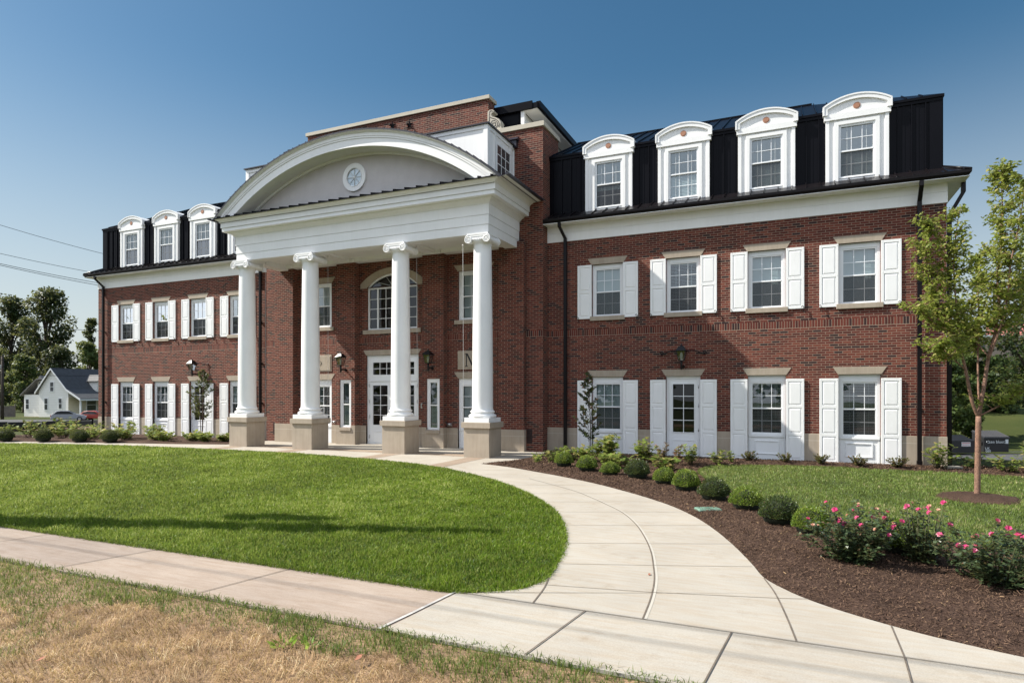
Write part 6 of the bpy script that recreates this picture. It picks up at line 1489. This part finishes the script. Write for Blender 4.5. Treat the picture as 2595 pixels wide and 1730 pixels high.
# ---- fences, pole, wires on the left
def seg_fence(name, label, cat, pts_uf, h, mat, board, post_every, lean=0.0):
    t = thing(name, label, cat, tuple(on_ground(*pts_uf[0]))); o0 = np.array(on_ground(*pts_uf[0])); m = MB(); pm = []
    P3 = [on_ground(*p) - o0 for p in pts_uf]
    for a, b in zip(P3, P3[1:]):
        n = max(1, int(np.linalg.norm(b-a)/board))
        for i in range(n):
            p, q = a + (b-a)*i/n, a + (b-a)*((i+.96)/n); d = unit((b-a)[None])[0]; nn = np.array([-d[1], d[0], 0])*.02; hh = h*(1 + .04*math.sin(i*1.7))
            vs = [tuple(v) for v in (p-nn, q-nn, q+nn, p+nn)]; m.add(vs + [(x, y, z+hh) for x, y, z in vs], [(0,1,5,4),(1,2,6,5),(2,3,7,6),(3,0,4,7),(4,5,6,7)])
    m.build("fence_panel", mat, t)
    L_ = 0
    for a, b in zip(P3, P3[1:]):
        n = max(1, int(np.linalg.norm(b-a)/post_every))
        for i in range(n+1):
            p = a + (b-a)*i/n; q = MB(); q.box(p[0]-.04, p[0]+.04, p[1]-.04, p[1]+.04, p[2]-.2, p[2]+h*1.18); q.build("post", M['fence_post'], t)
M['fence_post'] = simple("weathered_post", (0.14, 0.12, 0.10), .9, .2, 4.0); M['fence_wood'] = simple("weathered_boards", (0.17, 0.145, 0.125), .9, .25, 3.0, fine=.2); M['silt'] = simple("black_fabric", (0.008, 0.008, 0.009), .8, .2, 3.0)
seg_fence("silt_fence", "low black fabric silt fence along the street at the left", "fence", [(-60, 46), (60, 47), (150, 47.5), (235, 47), (262, 46.5)], .62, M['silt'], .9, 2.2)
seg_fence("board_fence", "grey wooden board fence left of the white house", "fence", [(-70, 71), (-10, 72), (38, 72.5)], 1.25, M['fence_wood'], .3, 2.6)
up = on_ground(6, 66); t = thing("utility_pole", "wooden utility pole at the left edge beside the board fence", "utility pole", tuple(up))
MB().tube([(0, 0, -.3), (0, 0, 6.6)], [.16, .12], 10).build("pole", M['bark_dark'], t); MB().box(-.05, .05, -.45, -.1, 5.3, 5.7).build("street_light", M['steel'], t)
# off to the left of the frame: the pole and lines that throw the shadows over the lawn and sidewalk
p2 = Vector((-1.35, -14.72, 0)); t = thing("utility_pole", "wooden street-side utility pole standing left of the lawn", "utility pole", tuple(p2))
MB().tube([(0, 0, -.3), (0, 0, 5), (0, 0, 10.6)], [.15, .13, .10], 12).build("pole", M['bark_dark'], t)
MB().box(-.05, .05, -.1, .75, 8.0, 8.1).build("crossarm", M['bark_dark'], t); MB().lathe([(.24, 6.8), (.27, 6.9), (.27, 7.7), (.22, 7.85)], (-.1, .62, 0), 16).build("transformer", M['steel'], t)
iv = np.random.default_rng(4); n = 3600; zz = iv.uniform(2.4, 9.6, n); aa = iv.uniform(0, 6.28, n); qq = iv.uniform(.08, .42, n)*(1.15 - zz/11)
link("ivy", leaf_mesh("ivy", M['mid_leaf'], np.stack([qq*np.cos(aa), qq*np.sin(aa), zz], 1), rand_dir(n, iv), rand_dir(n, iv), iv.uniform(.08, .15, n), iv.uniform(.04, .07, n), iv.uniform(0, 1, n)), t)
def wire(label, pts, r, group):
    m = MB(); m.tube(pts, r, 5, cap=False); tag(m.build("power_line", M['gutter']), label, "power line", group)
def sag(a, b, s_, n=14):
    a = np.array(a); b = np.array(b); return [tuple(a + (b-a)*i/n - np.array([0, 0, 4*s_*(i/n)*(1-i/n)])) for i in range(n+1)]
gw_ = "overhead lines above the street"
for y_, z, r, lab in [(-16.85, 9.75, .02, "overhead power line above the verge, casting the soft line of shade on the sidewalk"), (-17.25, 9.75, .014, "thin second overhead line above the verge")]:
    wire(lab, sag((-60, y_, z+.6), (80, y_, z+.6), .6, 24), r, gw_)
gw2 = "wires crossing the sky at the left"
for (v0, v1, f0, f1, lab, r) in [(562, 640, 60, 70, "topmost thin wire crossing the left sky", .022), (635, 692, 60, 72, "second thin wire from the top in the left sky", .022), (661, 716, 60, 74, "third wire from the top in the left sky", .028), (665, 722, 61, 75, "fourth wire just under the third in the left sky", .028),
                                 (812, 836, 62, 78, "upper wire before the dark trees at the left", .025), (907, 911, 58, 76, "upper wire across the white house roof", .025), (925, 930, 58, 76, "middle wire across the white house roof", .02), (943, 948, 58, 76, "lower wire across the white house wall", .02)]:
    a = at_fw(-160, f0, v=v0 - (v1-v0)*.55); b = at_fw(330, f1, v=v1 + (v1-v0)*.25); wire(lab, sag(a, b, .25), r, gw2)

# ---- vehicles at the left
def car(label, u, fw, length, height, col, rot, name="parked_car", hatch=True):
    p = on_ground(u, fw); t = thing(name, label, "car", tuple(p), rot); w = length*.2; k = length/4.4; hh = height/1.5
    prof = [(-2.2,.32),(-2.15,.62),(-2.05,.95),(-1.95,1.0),(-1.45,1.42),(-.9,1.5),(.1,1.47),(.75,1.12),(.95,1.0),(1.75,.86),(2.1,.70),(2.2,.45),(2.15,.28)]
    paint = simple("car_paint_%s" % name, col, .25, .03, 2.0, spec=.6)
    m = MB(); m.prism_xz([(x*k, z*hh) for x, z in prof][::-1], -w, w); m.build("body", paint, t, bevel=.04)
    g = MB()
    for s_ in (-1, 1): 
        pts = [(-1.72,1.02),(-1.35,1.36),(-.9,1.43),(.05,1.40),(.62,1.06),(.55,1.0)]
        y = s_*(w+.012); g.add([(x*k, y, z*hh) for x, z in pts], [tuple(range(6))])
    g.add([(-1.99*k, -w*.85, 1.03*hh), (-1.99*k, w*.85, 1.03*hh), (-1.5*k, w*.75, 1.40*hh), (-1.5*k, -w*.75, 1.40*hh)], [(0,1,2,3)]); g.add([(.78*k, -w*.85, 1.12*hh), (.78*k, w*.85, 1.12*hh), (.15*k, w*.75, 1.475*hh), (.15*k, -w*.75, 1.475*hh)], [(0,1,2,3)])
    g.build("window", M['dark_pane'], t)
    for x in (-1.35, 1.38):
        for s_ in (-1, 1):
            q = MB(); q.tube([(x*k, s_*(w-.16), .33*k), (x*k, s_*(w+.02), .33*k)], .33*k, 20, smooth=False); o = q.build("wheel", M['silt'], t)
            q = MB(); q.tube([(x*k, s_*(w+.0), .33*k), (x*k, s_*(w+.03), .33*k)], .19*k, 14, smooth=False); q.build("rim", M['steel'], o)
    for s_ in (-1, 1):
        MB().box(2.10*k, 2.19*k, s_*w*.9, s_*w*.5, .55*hh, .70*hh).build("headlight", M['blind'], t); MB().box(-2.17*k, -2.08*k, s_*w*.95, s_*w*.65, .65*hh, .9*hh).build("tail_light", simple("red_lens", (0.4,.02,.02), .3, .05, 3.0), t)
    return t
car("silver estate car on the street before the white house", 174, 62, 2.9, 1.05, (0.36, 0.37, 0.39), YAW + .55)
car("red car half hidden behind the left building corner", 246, 64, 3.0, .95, (0.42, 0.07, 0.05), YAW + .1, "red_car")
# street and dug earth on the left
def ground_strip(name, uf, mat, dz):
    P3 = [on_ground(*p) for p in uf]; bm = bmesh.new(); vs = [bm.verts.new((p[0], p[1], p[2]+dz)) for p in P3]; f = bm.faces.new(vs); bm.normal_update()
    if f.normal.z < 0: f.normal_flip()
    me = bpy.data.meshes.new(name); bm.to_mesh(me); bm.free(); me.materials.append(mat); tag(link(name, me), kind="structure")
M['asphalt'] = simple("asphalt", (0.075, 0.075, 0.078), .9, .15, 1.5, bump=.2, bscale=60, fine=.15); M['dirt'] = simple("bare_earth", (0.20, 0.115, 0.075), .95, .25, 1.0, bump=.6, bscale=12, fine=.3)
def draped(name, u0, u1, f0, f1, mat, dz, n=16, wob=0.0):
    """a strip laid on the terrain between two forward distances"""
    V = []; F = []; m_ = 6
    for i in range(n+1):
        u_ = u0 + (u1-u0)*i/n
        for j in range(m_+1):
            f = f0 + (f1-f0)*j/m_ + wob*math.sin(u_*.05 + j)*(1 if j in (0, m_) else 0); p = on_ground(u_, f); V.append((p[0], p[1], p[2]+dz))
    for i in range(n):
        for j in range(m_): a = i*(m_+1)+j; F.append((a, a+1, a+m_+2, a+m_+1))
    me = bpy.data.meshes.new(name); me.from_pydata(V, [], F); me.materials.append(mat); me.update(); tag(link(name, me), kind="structure")
draped("street", -200, 330, 54, 64, M['asphalt'], .05); draped("bare_earth", -160, 235, 31.5, 37.5, M['dirt'], .05, wob=.8)
# ---- right: car park, containers, far building
draped("car_park", 2330, 2800, 24, 38.5, M['asphalt'], .05, 14); draped("car_park_kerb", 2330, 2800, 38.5, 38.9, M['conc_new'], .14, 10)
def dumpster(label, u, fw, w, d, h, kind):
    p = on_ground(u, fw); t = thing("rubbish_container", label, "dumpster", (p[0], p[1], p[2]+.06), YAW, "black rubbish containers in the car park")
    blk = simple("black_container_steel_%s" % kind, (0.012, 0.012, 0.014), .5, .3, 3.0)
    m = MB(); m.prism_yz([(0, .1), (d, .1), (d, h*.98), (0, h*.74)], -w/2, w/2); m.build("container", blk, t, bevel=.02)
    if kind == 'lid':
        for s_ in (-1, 1):
            q = MB(); x0, x1 = sorted((s_*.01, s_*w/2*1.04)); q.add([(x0, -.06, h*.72), (x1, -.06, h*.72), (x1, d, h*1.0), (x0, d, h*1.0), (x0, -.06, h*.78), (x1, -.06, h*.78), (x1, d, h*1.04), (x0, d, h*1.04)], [(0,1,5,4),(1,2,6,5),(2,3,7,6),(3,0,4,7),(4,5,6,7)])
            for k in range(5):
                x = x0 + (x1-x0)*(k+.5)/5; q.add([(x-.02, -.05, h*.79), (x+.02, -.05, h*.79), (x+.02, d, h*1.05), (x-.02, d, h*1.05), (x, -.05, h*.82), (x, d, h*1.08)], [(0,4,5,3),(4,1,2,5)])
            q.build("lid", simple("dark_grey_lid%d" % s_, (0.028, 0.029, 0.034), .5, .1, 3.0), t)
        def text(body, x, z, size):
            cu = bpy.data.curves.new("lettering", 'FONT'); cu.body = body; cu.size = size; cu.align_x = 'CENTER'; cu.extrude = .002; cu.materials.append(M['blind']); tmp = bpy.data.objects.new("lettering_curve", cu); COL.objects.link(tmp)
            me_ = bpy.data.meshes.new_from_object(tmp.evaluated_get(bpy.context.evaluated_depsgraph_get())); bpy.data.objects.remove(tmp); me_.name = "lettering"
            o = link("lettering", me_, t, (x, -.012, z)); o.rotation_euler = (math.pi/2, 0, 0)
        text("see blue.", 0, h*.50, h*.20); text("UK", -w*.36, h*.20, h*.16); text("080", -w*.33, h*.06 + .02, h*.16)
        for s_ in (-1, 1):
            q = MB(); c = s_*w*.34
            for k in range(3): a = k*2.094; q.tube([(c + .10*math.sin(a), -.012, h*.56 + .08*math.cos(a)), (c + .10*math.sin(a+1.4), -.012, h*.56 + .08*math.cos(a+1.4))], .018, 5)
            q.build("recycling_mark", M['blind'], t)
        MB().box(w*.36, w*.47, -.012, 0, h*.48, h*.68).build("sticker", M['blind'], t)
        for s_ in (-1, 1): MB().box(min(s_*w/2, s_*(w/2+.08)), max(s_*w/2, s_*(w/2+.08)), .1, d*.6, h*.42, h*.55).build("lift_pocket", blk, t)
    else:
        MB().box(-w*.02, w*.32, -.012, 0, h*.44, h*.66).build("notice", M['blind'], t); q = MB()
        q.box(0, w*.30, -.016, -.012, h*.60, h*.63)
        for k in range(3): q.box(0, w*.28, -.015, -.012, h*(.47+.035*k), h*(.48+.035*k))
        q.build("notice_print", simple("red_print", (0.5, .06, .06), .6, .05, 3.0), t)
dumpster("black rubbish container with white notice, partly behind the young tree trunk", 2438, 37.5, 1.55, 1.1, 1.15, 'notice')
dumpster("black recycling container with grey ribbed lids and white lettering", 2525, 38.2, 1.52, 1.0, 1.28, 'lid')
fb = on_ground(2585, 150); t = thing("office_block", "pale flat-roofed block with a red end far beyond the trees", "building", tuple(fb), YAW)
MB().box(-16, 6, 0, 14, 0, 14.6).build("wall", M['conc_old'], t); MB().box(2.5, 6.2, -.2, 14.2, 10.5, 18.5).build("stair_tower", simple("red_brick_far", (0.30, 0.10, 0.09), .8, .1, .5), t)
q = MB()
for k in range(9): q.box(-15.5 + k*2.0, -14.3 + k*2.0, -.05, .02, 11.6, 13.2)
q.build("window_band", M['dark_pane'], t); MB().box(-16.2, 2.5, -.3, 14.2, 14.6, 15.1).build("parapet", M['blind'], t)
